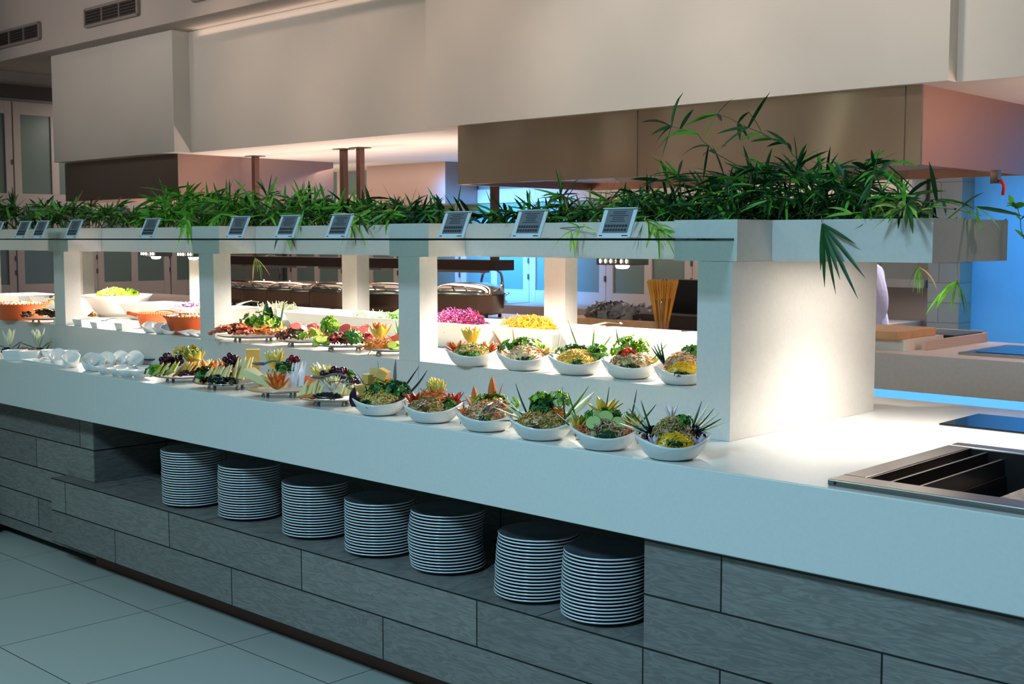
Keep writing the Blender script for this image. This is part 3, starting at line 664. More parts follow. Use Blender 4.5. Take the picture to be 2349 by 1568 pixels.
D.put('aubergine_spears', blades([(.03, .03, 0, .55, 0, .8, .105, .016, .1, 0), (.05, .03, 0, .8, 0, .6, .1, .02, -.5, 0), (.02, .04, .02, .05, 0, 1, .085, .006, 0, 1), (-.02, .04, .02, -.1, 0, 1, .08, .006, .1, 1), (-.05, .03, .0, -.5, 0, 1, .075, .005, .2, 1)]), [AUB, GRY], (.02, .01, .05), 'dark aubergine spears fanned behind the salad', 'garnish')
D.put('cabbage_leaf', blades([(0, 0, 0, .8, 0, .5, .055, .03, .4)], .001), AUB, (.03, -.045, .035), 'purple cabbage leaf at front right', 'leaf'); D.put('cabbage_leaf', blades([(0, 0, 0, 0, .1, 1, .055, .016, .1)], .001), AUB, (-.075, -.04, .028), 'narrow purple leaf at left rim', 'leaf')
w = 'in the second front-row white bowl'
D = bowl_dish((990, 971), w, 'second white salad bowl of the front row, with yellow pineapple crown')
D.put('noodle_salad', mound(.066, .05, .045, 3, 170, 41, 'noodle'), [BRN, OLV, MUSH], (-.01, -.005, .022), 'mound of brown noodle salad', 'salad')
D.put('pineapple_flower', petals(12, .05, .032, .75, -.35, .005, 42, 2), [c3('pale_pineapple', (206, 196, 96), .4, var=.15, scale=40), YEL], (.01, .04, .07), 'large pale yellow pineapple flower at top', 'garnish')
D.put('carrot_heap', mound(.036, .02, .018, 1, 60, 43, 'shred'), [ORA], (.0, .01, .062), 'shredded orange carrot on top', 'carrot')
for xx, l, q in ((-.058, 'left', 44), (.062, 'right', 45)):
    D.put('pepper_flower', petals(7, .042, .017, .75, -.1, .0025, q, 1), [RED], (xx, .02, .05), 'red pepper flower at ' + l, 'garnish')
D.put('chilli_strips', blades([(-.04, 0, 0, -1, 0, .25, .045, .007, -.1), (-.04, 0, -.01, -1, 0, -.05, .045, .006, -.2), (.05, 0, 0, 1, 0, .4, .05, .006, .1)]), RED, (.005, .0, .048), 'thin red chilli strips sticking out sideways', 'chilli')
D.put('parsley_sprig', curly(.022, 46, 28), [GRN, LETD], (.048, -.01, .045), 'parsley sprig at right', 'parsley')
D.put('serving_tongs', tongs_mb(.085), chrome, (.048, -.035, .055), 'steel tongs resting', 'tongs', R(200))
D.put('pepper_strip', blades([(0, 0, 0, 1, 0, .1, .035, .012, .1)], .002), YEL, (.0, -.066, .035), 'yellow pepper strip at front', 'pepper')
w = 'in the third front-row white bowl'
D = bowl_dish((1116, 991), w, 'third white salad bowl of the front row, with carrot spikes')
D.put('noodle_salad', mound(.068, .052, .055, 3, 180, 51, 'noodle'), [TAN2, BRN, HAM], (.0, -.005, .022), 'mound of pinkish cream noodle salad', 'salad')
D.put('carrot_spikes', blades([(.0, 0, 0, .0, 0, 1, .085, .013, 0), (.004, 0, 0, .35, 0, 1, .07, .012, .1), (-.045, 0, -.01, -.05, 0, 1, .07, .011, 0), (-.05, 0, -.01, -.2, .0, .6, .05, .018, .6), (-.075, 0, -.02, -.8, 0, .5, .03, .008, 0)]), c3('carrot_peel', (214, 118, 60), .4), (.015, .045, .055), 'orange carrot spikes standing at the back', 'carrot')
D.put('lettuce_leaf', curly(.03, 52, 30, sc=(2.2, .6, 1)), [LET, LETD], (.02, .025, .06), 'frilly green lettuce at the back', 'lettuce')
D.put('yellow_petals', petals(5, .03, .02, .8, 0, .002, 53), YEL, (-.03, .03, .07), 'yellow petals left of the lettuce', 'garnish')
D.put('carrot_slices', mound(.03, .012, .008, 1, 12, 54, 'slice', .9), [ORA], (.02, .005, .072), 'orange carrot slices on top', 'carrot'); D.put('carrot_slices', mound(.016, .012, .01, 1, 10, 55, 'shred'), [ORA], (-.06, .0, .05), 'orange carrot shreds at left rim', 'carrot')
D.put('parsley_sprig', curly(.02, 56, 26), [GRN, DKG], (-.01, -.055, .028), 'dark parsley sprig at front', 'parsley')
D.put('serving_tongs', tongs_mb(.07), chrome, (.05, -.02, .06), 'short steel tongs resting', 'tongs', R(235))
w = 'in the third front-row bowl from the right'
D = bowl_dish((1245, 1011), w, 'third white salad bowl from the right of the front row, with leek spears', 1.02)
D.put('noodle_salad', mound(.066, .05, .058, 3, 190, 61, 'noodle'), [BRN, c3('amber_noodle', (206, 150, 70), .4, var=.2, scale=50), OLV], (-.002, -.005, .022), 'mound of amber noodle salad', 'salad')
D.put('leek_spears', blades([(-.03, 0, 0, -.9, 0, .7, .085, .014, .1, 0), (-.03, 0, 0, -.8, 0, .9, .085, .014, .1, 0), (-.03, 0, 0, -1, 0, .4, .09, .012, 0, 0), (-.01, 0, 0, -.9, 0, .5, .08, .012, 0, 1), (-.02, 0, 0, -.45, 0, .9, .1, .012, -.3, 1), (-.04, 0, 0, -1, 0, .1, .06, .01, .2, 1)]), [PALE, DKG], (-.01, .02, .045), 'pale leek spears fanned out left', 'leek')
D.put('lettuce_leaf', curly(.028, 62, 26), [LET, LETD], (-.005, .035, .09), 'bright lettuce leaf at top left', 'lettuce'); D.put('lettuce_leaf', curly(.03, 63, 28), [LET, PALE], (.045, .035, .09), 'bright lettuce leaf at top right', 'lettuce')
D.put('parsley_sprig', curly(.026, 64, 32), [DKG, GRN], (.0, .0, .078), 'very dark herb tuft at top', 'parsley')
D.put('carrot_heap', mound(.022, .016, .016, 1, 34, 65, 'shred'), [ORA], (.04, .005, .06), 'shredded carrot at right', 'carrot')
D.put('leek_fan', blades([(0, 0, 0, .75, 0, .65, .105, .05, -.05, 0), (0, 0, .004, .6, 0, .8, .1, .02, .05, 1)]), [PALE, LETD], (.06, .0, .05), 'broad folded pale leek leaf at right', 'leek')
D.put('cucumber_slices', blades([(0, 0, 0, 1, .1, .1, .05, .016, .2, 0), (.01, -.006, 0, 1, 0, .15, .05, .014, .1, 1)]), [DKG, PALE], (.02, -.055, .034), 'dark cucumber slivers at front right', 'cucumber')
D.put('serving_fork', spoon_mb(.085, head=.012), chrome, (-.02, -.062, .04), 'steel serving fork resting', 'fork', .5)
w = 'in the second front-row bowl from the right'
D = bowl_dish((1391, 1034), w, 'second white salad bowl from the right of the front row, with yellow petals', 1.02)
D.put('mushroom_salad', mound(.064, .05, .052, 3, 150, 71, 'noodle', 1.3), [MUSH, c3('pale_mushroom', (206, 184, 150), .4, var=.2, scale=50), OLV], (.0, -.005, .022), 'mound of mushroom salad', 'salad')
D.put('yellow_petals', petals(7, .05, .026, .95, .15, .003, 72, 1, squash=.4), YEL, (.0, .045, .082), 'ring of yellow petals at the back', 'garnish')
for xx, l, q in ((-.068, 'left', 73), (.072, 'right', 74)): D.put('pepper_flower', petals(8, .042, .012, .7, -.1, .002, q, 2), [YEL, OLV], (xx, .015, .045), 'yellow pepper flower at ' + l, 'garnish')
D.put('lettuce_leaf', curly(.025, 75, 40, sc=(2.8, .6, 1)), [c3('curly_kale', (104, 158, 34), .45, var=.3, scale=60), GRN], (.0, .025, .068), 'frilly green lettuce band across the back', 'lettuce')
mb = MB()
for i, (a, b, cc) in enumerate(((-.03, -.01, .045), (.0, .004, .055), (.03, -.008, .042), (-.015, .006, .055))): disc_mb(.019, .003, 0, 1, Matrix.Translation((a, b, cc)) @ Matrix.Rotation(R(50), 4, 'X') @ Matrix.Rotation(R(12*i-15), 4, 'Y'), mb)
D.put('cucumber_slices', mb, [c3('cucumber_flesh', (176, 198, 120), .35), DKG], (.0, -.012, .02), 'pale cucumber slices on top', 'cucumber')
D.put('prawn_heap', mound(.02, .016, .02, 2, 30, 76, 'noodle'), [HAM, ORA], (.055, -.02, .036), 'heap of orange-pink shreds at right', 'salad'); D.put('prawn_heap', mound(.016, .014, .02, 2, 24, 77, 'noodle'), [HAM, ORA], (-.062, -.02, .034), 'heap of orange-pink shreds at left', 'salad')
D.put('pepper_slice', mound(.028, .012, .016, 1, 1, 78), [DKG], (.0, -.048, .036), 'dark green pepper slice at front', 'pepper')
D.put('green_spikes', blades([(-.06, 0, 0, -.35, 0, 1, .085, .007, 0), (.0, 0, .02, .15, 0, 1, .075, .006, .1), (.06, 0, 0, .25, 0, 1, .09, .01, -.3), (.08, 0, 0, .7, 0, .8, .07, .012, 0), (-.08, 0, 0, -.7, 0, .6, .05, .01, 0), (-.095, 0, .02, -.1, 0, 1, .075, .006, 0)]), [DKG], (.0, .04, .05), 'thin dark green spikes standing at the back', 'garnish')
w = 'in the rightmost front-row bowl'
D = bowl_dish((1547, 1057), w, 'rightmost white salad bowl of the front row, with green spears', 1.04)
D.put('noodle_salad', mound(.054, .045, .070, 3, 190, 81, 'noodle'), [MUSH, BRN, OLV], (.0, .0, .026), 'mound of grey-brown noodle salad', 'salad')
for s_, l, q in ((-1, 'left', 82), (1, 'right', 83)):
    D.put('green_spears', blades([(0, 0, 0, s_*(.35+.18*k), 0, 1-.1*k, .085+.004*(k % 2), .013, .05, k % 2) for k in range(6)]), [DKG, PALE], (s_*.045, .025, .05), 'fan of dark green spears at ' + l, 'garnish')
    D.put('radicchio_leaf', curly(.024, q, 22, sc=(.9, .7, 1.3)), [AUB, c3('purple_leaf', (84, 44, 52), .4, var=.3, scale=40)], (s_*.058, .012, .04), 'dark purple radicchio at ' + l, 'leaf')
D.put('onion_flower', petals(8, .04, .008, .5, .05, .001, 84), WHT, (.0, .035, .09), 'white onion flower at the back', 'garnish'); D.put('onion_flower', petals(6, .03, .014, .8, -.1, .0012, 85), c3('lilac_onion', (206, 190, 206), .35), (.058, -.03, .036), 'lilac onion petals at right rim', 'garnish')
D.put('onion_flower', petals(5, .03, .014, .6, -.1, .0012, 86), c3('lilac_onion', (1, 1, 1)), (-.05, -.04, .036), 'lilac onion petals at left rim', 'garnish')
D.put('parsley_sprig', curly(.02, 87, 26), [GRN, LETD], (.025, .005, .085), 'parsley sprig on top', 'parsley')
D.put('corn_half', mound(.044, .018, .03, 1, 160, 88, 'grain', .8), [c3('sweetcorn', (232, 180, 30), .35, var=.1, scale=40)], (-.002, -.046, .034), 'yellow sweetcorn half at front', 'corn')
D.put('parsley_sprig', curly(.014, 89, 20, sc=(1.6, .6, .6)), [GRN, DKG], (.0, -.062, .042), 'small parsley on the sweetcorn', 'parsley')

# --- raised shelf: five bowls
def tier_dish(px, where, lab, sc=.98):
    D = Dish(px, ZT, where, .045); white_bowl(D, lab, sc, 'white salad bowls on the raised shelf'); return D
w = 'in the leftmost white bowl on the raised shelf'
D = tier_dish((1083, 841), w, 'leftmost white salad bowl on the raised shelf, with yellow flower')
D.put('noodle_salad', mound(.066, .05, .045, 3, 150, 101, 'noodle'), [BRN, YEL, GRN], (0, -.005, .022), 'mound of mixed noodle salad', 'salad')
D.put('pineapple_flower', petals(12, .048, .03, .7, -.35, .005, 102, 2), [YEL, CHD], (-.005, .04, .07), 'large yellow pineapple flower at top', 'garnish')
for xx, l, q in ((-.055, 'left', 103), (.055, 'right', 104)): D.put('pepper_flower', petals(6, .04, .016, .8, -.1, .0025, q), ORA, (xx, .015, .045), 'orange pepper flower at ' + l, 'garnish')
for s_, l, q in ((-1, 'left', 105), (1, 'right', 106)): D.put('chilli_flower', blades([(0, 0, 0, s_, 0, .1+.25*k, .048, .008, -.2) for k in range(4)]), RED, (s_*.045, -.005, .04), 'curled red chilli flower at ' + l, 'chilli')
D.put('parsley_sprig', curly(.022, 107, 26, sc=(1.6, .7, .6)), [GRN, LETD], (-.01, -.052, .032), 'chopped green herbs at front', 'parsley')
w = 'in the second white bowl on the raised shelf'
D = tier_dish((1203, 851), w, 'second white salad bowl on the raised shelf, with pale seed salad')
D.put('seed_salad', mound(.062, .05, .055, 3, 220, 111, 'grain'), [TAN2, HAM, MUSH], (.002, -.005, .022), 'mound of pale seed salad', 'salad')
D.put('lettuce_leaf', curly(.026, 112, 40, sc=(2.6, .6, 1.1)), [LET, LETD], (-.005, .03, .06), 'bright frilly lettuce at the back', 'lettuce')
D.put('carrot_spikes', blades([(-.06, 0, 0, -.5, 0, .9, .06, .01, .1), (-.025, 0, .01, -.2, 0, 1, .05, .007, 0), (-.05, 0, -.01, -.9, .0, .6, .04, .009, .1)]), ORA, (0, .035, .06), 'curved orange carrot strips at left', 'carrot')
D.put('orange_petals', petals(5, .04, .022, .9, 0, .002, 113), c3('peach_petals', (232, 176, 100), .4), (.07, .02, .045), 'peach coloured petals at right', 'garnish')
D.put('parsley_sprig', curly(.018, 114, 20, sc=(1.4, .7, .7)), [GRN, DKG], (.005, -.055, .030), 'small parsley sprig at front', 'parsley')
w = 'in the middle white bowl on the raised shelf'
D = tier_dish((1325, 861), w, 'middle white salad bowl on the raised shelf, with yellow noodles')
D.put('noodle_salad', mound(.064, .05, .048, 3, 180, 121, 'noodle'), [YEL, CHD, BRN], (-.002, -.005, .022), 'mound of yellow noodle salad', 'salad')
D.put('parsley_sprig', curly(.022, 122, 30, sc=(2.2, .6, .8)), [GRN, LETD], (-.01, .025, .062), 'green herbs across the top', 'parsley'); D.put('lettuce_leaf', curly(.032, 123, 30, sc=(1, .7, 1.2)), [LET, LETD], (.06, .01, .045), 'bright lettuce leaf at right', 'lettuce')
D.put('parsley_sprig', curly(.016, 124, 22), [GRN, DKG], (.0, -.052, .034), 'parsley sprig at front', 'parsley')
D.put('green_spikes', blades([(.0, 0, .03, -.35, 0, 1, .07, .008, .1, 0), (.045, 0, .02, .1, 0, 1, .06, .012, -.1, 0), (.065, 0, .01, .7, 0, .8, .055, .011, -.1, 0), (-.055, 0, .01, .2, 0, 1, .055, .009, -.5, 1), (-.04, 0, 0, -1, 0, .3, .05, .006, .3, 0)]), [LETD, PALE], (0, .035, .055), 'green leek spikes around the back', 'leek')
w = 'in the second shelf bowl from the right'
D = tier_dish((1450, 870), w, 'second white salad bowl from the right on the raised shelf, with tall lettuce')
D.put('noodle_salad', mound(.066, .05, .05, 3, 180, 131, 'noodle'), [TAN2, HAM, OLV], (.0, -.005, .022), 'mound of mixed noodle salad', 'salad')
D.put('lettuce_leaf', curly(.034, 132, 40, sc=(1.4, .6, 1.3)), [LET, c3('lime_leaf', (178, 216, 60), .4, var=.2, scale=40)], (.0, .03, .068), 'tall bright lettuce at the back', 'lettuce')
D.put('green_spikes', blades([(.06, 0, 0, .7, 0, .7, .06, .01, 0, 0), (-.06, 0, .01, -1, 0, .3, .05, .006, .3, 0), (-.03, 0, .04, -.2, 0, 1, .05, .009, 0, 0)]), [LETD], (0, .03, .05), 'green spikes at the sides', 'garnish')
D.put('yellow_petals', petals(6, .04, .012, .9, 0, .002, 133), YEL, (.062, .005, .036), 'yellow petals at right', 'garnish'); D.put('tomato_slices', mound(.02, .012, .01, 1, 8, 134, 'slice', .9), [RED], (-.01, -.005, .068), 'red tomato slices on top', 'tomato')
D.put('parsley_sprig', curly(.018, 135, 22, sc=(1.5, .6, .8)), [GRN, DKG], (-.01, -.055, .03), 'parsley sprig at front', 'parsley')
w = 'in the rightmost white bowl on the raised shelf'
D = tier_dish((1568, 884), w, 'rightmost white salad bowl on the raised shelf, partly behind the end wall', .9)
D.put('seed_salad', mound(.055, .042, .06, 3, 200, 141, 'noodle'), [TAN2, BRN, HAM], (.005, .0, .026), 'mound of tan noodle salad', 'salad')
D.put('corn_half', mound(.042, .018, .028, 1, 140, 142, 'grain', .8), [c3('sweetcorn', (1, 1, 1))], (.0, -.042, .034), 'yellow sweetcorn half at front', 'corn')
D.put('parsley_sprig', curly(.026, 143, 30), [GRN, LETD], (.03, .015, .078), 'parsley at top', 'parsley'); D.put('parsley_sprig', curly(.014, 144, 18, sc=(1.4, .6, .6)), [GRN, DKG], (-.01, -.066, .03), 'small parsley on the sweetcorn', 'parsley')
D.put('green_spears', blades([(0, 0, 0, -(.2+.2*k), 0, 1, .06, .012, 0) for k in range(4)]), DKG, (-.045, .015, .05), 'fan of green spears at left', 'garnish')

# --- raised shelf: four platters of cold cuts in the third bay
def folds(n, rx, ry, seed, L=.03):
    r = random.Random(seed); mb = MB(); n = int(n*1.7)
    for _ in range(n):
        x, y = r.uniform(-rx, rx), r.uniform(-ry, ry); F = []; M = Matrix.Translation((x, y, .004+.028*r.random()*(1-(x/rx)**2*.7))) @ Matrix.Rotation(r.uniform(-1.3, 1.3), 4, 'Z') @ Matrix.Rotation(r.uniform(-.5, .3), 4, 'X'); V = []; ph = r.uniform(0, 6)
        for j in range(7):
            for i in range(11):
                u, v = i/10-.5, j/6-.5; w_ = math.sqrt(max(.05, 1-(u*1.7)**2)); V.append((u*L*1.35, v*L*1.1*w_, .0045*math.cos(u*11+ph)*(1+v)+.0035*math.sin(v*6+ph)+.004))
        for j in range(6):
            for i in range(10): F.append((j*11+i, j*11+i+1, (j+1)*11+i+1, (j+1)*11+i))
        mb.add(V, F, 0, True, M)
    return mb
def slices(n, seed, rr=.018, rx=.05, ry=.03):
    r = random.Random(seed); mb = MB()
    for k in range(n): disc_mb(rr, .002, 0, 1, Matrix.Translation((r.uniform(-rx, rx), r.uniform(-ry, ry), .004+.004*k/n*4)) @ Matrix.Rotation(R(r.uniform(15, 40)), 4, 'X') @ Matrix.Rotation(r.uniform(-.4, .4), 4, 'Y'), mb, 14)
    return mb
FS[0] = 1.25
PG = 'oval silver platters on the raised shelf'
w = 'on the ham platter of the raised shelf'
D = Dish((572, 786), ZT, w, .08); platter(D, 'left silver platter on the raised shelf, heaped with ham', .155, .10, PG)
D.put('ham_slices', folds(18, .075, .045, 3), HAM, (-.06, -.03, .026), 'folded pink ham slices', 'ham'); D.put('ham_slices', folds(12, .05, .05, 4), c3('orange_ham', (232, 140, 70), .4, var=.15, scale=60), (.07, -.02, .026), 'folded orange-pink ham slices at right', 'ham')
D.put('lettuce_leaf', curly(.045, 151, 44, sc=(1.5, .7, 1)), [LET, LETD], (.03, .03, .055), 'large frilly lettuce heap', 'lettuce'); D.put('parsley_sprig', curly(.026, 152, 26), [GRN, DKG], (-.07, .02, .04), 'dark parsley at left', 'parsley')
D.put('pepper_wedge', petals(4, .04, .024, .9, 0, .004, 153), ORA, (-.035, .01, .045), 'orange pepper wedges', 'pepper')
D.put('cucumber_sticks', blades([(-.02, 0, 0, -.25, 0, 1, .08, .02, 0, 1), (0, 0, 0, -.05, 0, 1, .085, .02, 0, 0), (.02, 0, 0, .1, 0, 1, .085, .02, 0, 1), (.04, 0, 0, .2, 0, 1, .09, .016, 0, 0)]), [DKG, PALE], (.055, .04, .06), 'upright dark cucumber sticks', 'cucumber')
w = 'on the second platter of the raised shelf'
D = Dish((688, 797), ZT, w, .075); platter(D, 'second silver platter on the raised shelf, with salami roses', .115, .085, PG)
D.put('salami_slices', slices(12, 5, .022, .035, .03), [SAL, c3('salami_rim', (170, 40, 60), .4)], (.0, .035, .05), 'pink salami slices', 'salami'); D.put('salami_slices', slices(9, 6, .02, .03, .02), [SAL, c3('salami_rim', (1, 1, 1))], (.06, .01, .04), 'dark salami slices at right', 'salami')
D.put('parsley_sprig', curly(.02, 154, 30, sc=(2.2, .8, .8)), [DKG, GRN], (-.03, -.01, .04), 'dark parsley band', 'parsley'); D.put('pickle_slices', folds(8, .04, .02, 7, .02), c3('lime_pickle', (186, 204, 80), .4, var=.2, scale=60), (.035, -.045, .026), 'pale green pickle slices at front', 'pickles')
D.put('meat_strips', folds(10, .035, .02, 8, .02), c3('brown_meat', (140, 90, 78), .4, var=.2, scale=60), (-.05, -.04, .026), 'brown meat strips at front left', 'meat')
w = 'on the third platter of the raised shelf'
D = Dish((785, 808), ZT, w, .075); platter(D, 'third silver platter on the raised shelf, with parsley heap in front', .125, .085, PG)
D.put('lettuce_leaf', curly(.034, 155, 34, sc=(.8, .7, 1.2)), [LET, c3('lime_leaf', (1, 1, 1))], (-.06, .045, .07), 'upright bright lettuce leaf at left', 'lettuce'); D.put('lettuce_leaf', curly(.036, 156, 30, sc=(1.3, .7, .8)), [LET, PALE], (-.02, .03, .045), 'pale lettuce leaf at centre', 'lettuce')
D.put('parsley_sprig', curly(.036, 157, 46), [GRN, LETD], (.03, -.025, .035), 'large parsley heap', 'parsley'); D.put('lime_slices', slices(7, 9, .018, .025, .015), [c3('lime_flesh', (200, 214, 100), .4), LETD], (-.065, -.045, .026), 'fan of lime slices at front left', 'lime')
D.put('salami_slices', slices(8, 10, .02, .03, .02), [SAL, HAM], (.035, .02, .058), 'pink salami slices at top', 'salami'); D.put('ham_slices', folds(9, .03, .02, 11, .024), SAL, (-.01, -.05, .026), 'rosy ham folds at front', 'ham'); D.put('ham_slices', folds(8, .03, .025, 12, .024), SAL, (.085, -.02, .03), 'red ham folds at right', 'ham')
w = 'on the right platter of the raised shelf'
D = Dish((895, 818), ZT, w, .07); platter(D, 'right silver platter on the raised shelf, cut by the pillar', .115, .085, PG)
D.put('pepper_flower', petals(9, .055, .032, .7, -.2, .004, 158, 2), [YEL, ORA], (-.045, .04, .05), 'large yellow pepper flower', 'garnish'); D.put('carrot_heap', mound(.045, .025, .02, 2, 80, 159, 'shred'), [ORA, CHD], (-.04, -.03, .026), 'heap of orange shreds', 'carrot')
D.put('salami_slices', slices(9, 13, .022, .03, .015), [RED, SAL], (.03, -.01, .04), 'red sausage slices', 'salami'); D.put('lime_slices', slices(6, 14, .016, .03, .012), [c3('lime_flesh', (1, 1, 1)), LET], (.03, -.05, .026), 'pale green slices at front', 'lime')
D.put('leek_spears', blades([(0, 0, 0, -.5+.25*k, 0, 1, .07, .014, 0, k % 2) for k in range(5)]), [PALE, LETD], (.03, .03, .04), 'upright pale green spears', 'leek')
# platter in the first bay
w = 'on the dark platter at far left of the raised shelf'
D = Dish((95, 742), ZT, w, .075); platter(D, 'far left silver platter on the raised shelf beside the orange crock', .13, .09, PG)
D.put('meat_strips', folds(16, .08, .04, 15, .03), c3('dark_meat', (96, 78, 50), .4, var=.3, scale=60), (.0, -.02, .026), 'dark roasted vegetable strips', 'vegetables'); D.put('parsley_sprig', curly(.024, 160, 26, sc=(1.6, .8, .7)), [GRN, OLV], (.0, .02, .04), 'green herbs', 'parsley')
D.put('pepper_wedge', petals(3, .03, .02, 1, 0, .003, 161), YEL, (-.08, -.01, .03), 'yellow pepper piece at left', 'pepper')

# --- white trays behind, with heaps
def tray_mb(w, d, h, t=.02, th=.006):
    mb = MB()
    o = [(-w/2+t, -d/2+t, 0), (w/2-t, -d/2+t, 0), (w/2-t, d/2-t, 0), (-w/2+t, d/2-t, 0)]; u = [(-w/2, -d/2, h), (w/2, -d/2, h), (w/2, d/2, h), (-w/2, d/2, h)]
    ui = [(x*(1-2*th/w), y*(1-2*th/d), z) for x, y, z in u]; oi = [(x*.96, y*.96, th) for x, y, z in o]
    V = o+u+ui+oi; F = [(3, 2, 1, 0)]
    for a in (0, 4, 8):
        for i in range(4): j = (i+1) % 4; F.append((a+i, a+j, a+4+j, a+4+i))
    F.append((12, 13, 14, 15)); mb.add(V, F); return mb
def tray(x0, x1, y0, y1, label, h=.105, z=ZT):
    o = tray_mb(x1-x0, y1-y0, h, .045).build('serving_tray', porc); o.location = ((x0+x1)/2, (y0+y1)/2, z+.0005)
    b = o.modifiers.new('bevel', 'BEVEL'); b.width = .003; b.segments = 2; tag(o, label, 'tray', 'white square serving trays on the raised shelf'); return o
def heap(x, y, z, mb, mats, name, label, cat):
    o = mb.build(name, mats); o.location = (x, y, z); tag(o, label, cat); return o
tray(-5.12, -4.75, 3.40, 3.72, 'white flared tray of shredded vegetables behind the ham platter')
tray(-4.70, -4.36, 3.40, 3.72, 'nearly empty white flared tray behind the salami platter')
tray(-4.33, -3.86, 3.40, 3.72, 'white flared tray holding green beans left of the pillar')
tray(-3.83, -3.42, 3.40, 3.72, 'white tray of magenta shreds behind the leftmost shelf bowl')
tray(-3.34, -3.02, 3.40, 3.72, 'white tray of orange carrot left of the rear post')
tray(-2.99, -2.66, 3.40, 3.72, 'white flared tray right of the rear post')
tray(-2.62, -2.20, 3.40, 3.72, 'white tray with tongs beside the end wall')
SLW = c3('shredded_cabbage', (222, 220, 196), .5, var=.1, scale=40)
heap(-4.95, 3.56, 1.165, mound(.12, .08, .035, 2, 260, 170, 'shred', 1.4), [SLW, PALE], 'cabbage_heap', 'heap of pale shredded cabbage in the tray behind the ham', 'cabbage')
heap(-4.53, 3.56, 1.155, mound(.11, .1, .012, 1, 60, 171, 'shred'), [WHT], 'onion_heap', 'thin layer of white onion in the nearly empty tray', 'onion')
heap(-4.2, 3.52, 1.165, mound(.10, .08, .025, 2, 200, 172, 'shred', 1.4), [SLW, LETD], 'celery_heap', 'pale sliced celery in the bean tray', 'celery')
heap(-3.97, 3.55, 1.17, mound(.10, .08, .05, 2, 300, 173, 'noodle', 1.9), [c3('green_bean', (84, 158, 50), .4, var=.15, scale=40), LETD], 'bean_heap', 'heap of bright green beans left of the pillar', 'beans')
heap(-3.66, 3.53, 1.165, mound(.12, .085, .05, 2, 420, 174, 'shred', 1.6), [MAG, PUR], 'beetroot_heap', 'heap of magenta shredded beetroot in a white tray', 'beetroot')
heap(-3.3, 3.57, 1.165, mound(.11, .08, .04, 2, 420, 175, 'shred', 1.4), [c3('golden_carrot', (226, 134, 16), .4, var=.1, scale=40), ORA], 'carrot_heap', 'heap of golden shredded carrot in a white tray', 'carrot')
def place_tool(name, mb, loc, rz, mats, label, cat, rx=0., s=1.):
    o = mb.build(name, mats); o.location = loc; o.rotation_euler = (rx, 0, rz); o.scale = (s, s, s); tag(o, label, cat); return o
p = atY(1420, 745, 3.55); place_tool('serving_tongs', tongs_mb(.14), (p[0], p[1], 1.19), A0+R(200), steel, 'grey steel tongs resting on the white tray near the end wall', 'tongs', 0, 1.2)
p = atY(590, 712, 3.5); place_tool('serving_tongs', tongs_mb(.12), (p[0], p[1], 1.195), A0+R(150), chrome, 'steel tongs in the shredded cabbage tray', 'tongs', 0, 1.1)
p = atY(880, 748, 3.4); place_tool('serving_tongs', tongs_mb(.1), (p[0], p[1], 1.185), A0+R(60), chrome, 'steel tongs resting on the bean tray', 'tongs')

# second bay: lettuce bowl, cabbage dish, orange crocks, small white dishes
def round_bowl(x, y, r, h, label, name='round_bowl', m_=porc, z=ZT, lip=1.0):
    mb = MB(); mb.lathe([(.001, 0), (r*.5, 0), (r*.62, h*.2), (r*.93, h*.85), (r, h), (r*.985, h*1.02), (r*.9, h*.86), (r*.6, h*.26), (.001, h*.16)], 40, close=False)
    o = mb.build(name, m_); o.location = (x, y, z+.0005); tag(o, label, 'bowl'); return o
round_bowl(-6.52, 3.56, .2, .12, 'wide white bowl of chopped lettuce beside the second pillar')
heap(-6.52, 3.56, 1.17, mound(.15, .15, .045, 1, 10, 176), [LET], 'lettuce_heap', 'heap of bright chopped lettuce in the wide white bowl', 'lettuce')
o = curly(.13, 177, 140, sc=(.85, .85, .35), patch=.24).build('lettuce_leaves', [LET, c3('lime_leaf', (1, 1, 1))]); o.location = (-6.52, 3.56, 1.185); tag(o, 'loose chopped lettuce leaves on top of the lettuce heap', 'lettuce', kind='stuff')
tray(-6.26, -5.86, 3.42, 3.72, 'white tray between the lettuce bowl and the cabbage dish', .09)
round_bowl(-5.72, 3.56, .13, .085, 'white bowl of purple cabbage behind the orange crocks')
heap(-5.72, 3.56, 1.145, mound(.1, .1, .035, 2, 240, 178, 'shred', 1.4), [PUR, WHT], 'cabbage_heap', 'heap of purple shredded cabbage', 'cabbage')
tray(-5.56, -5.16, 3.46, 3.74, 'white tray behind the right orange crock', .09)
FS[0] = 1.0
def crock(px, r, h, label, handle=None, lid=None):
    D = Dish(px, ZT, '', r*.7); e = empty('terracotta_crock', D.c, A0, label, 'crock', 'orange terracotta crocks')
    mb = MB(); mb.lathe([(.001, 0), (r*.72, 0), (r*.8, .01), (r*.95, h*.8), (r*1.04, h*.96), (r*1.05, h), (r*.96, h), (r*.88, h*.75), (r*.72, .012), (.001, .012)], 44, close=False); mb.build('body', terra, e)
    mb = MB()
    for k in range(44):
        a = 2*math.pi*k/44; mb.sphere((r*1.02*math.cos(a), r*1.02*math.sin(a), h*.99), .0062, 6)
    mb.build('scalloped_rim', terra, e)
    if handle:
        mb = MB(); mb.tube([(-r*.95, 0, h*.9), (-r*1.25, 0, h*.97), (-r*1.55, 0, h*1.02)], .012, 8); mb.build('handle', terra, e)
    return D
D = crock((430, 768), .125, .085, 'right orange terracotta crock, touching the third pillar in the photo')
D.where = 'in the right orange crock'
D.put('crouton_heap', mound(.1, .1, .018, 2, 90, 180, 'grain', 2.4), [CHE, HAM], (0, 0, .07), 'heap of golden croutons', 'croutons'); D.put('serving_spoon', spoon_mb(.14, head=.026), wood_l, (-.06, .02, .09), 'wooden serving spoon', 'spoon', R(160))
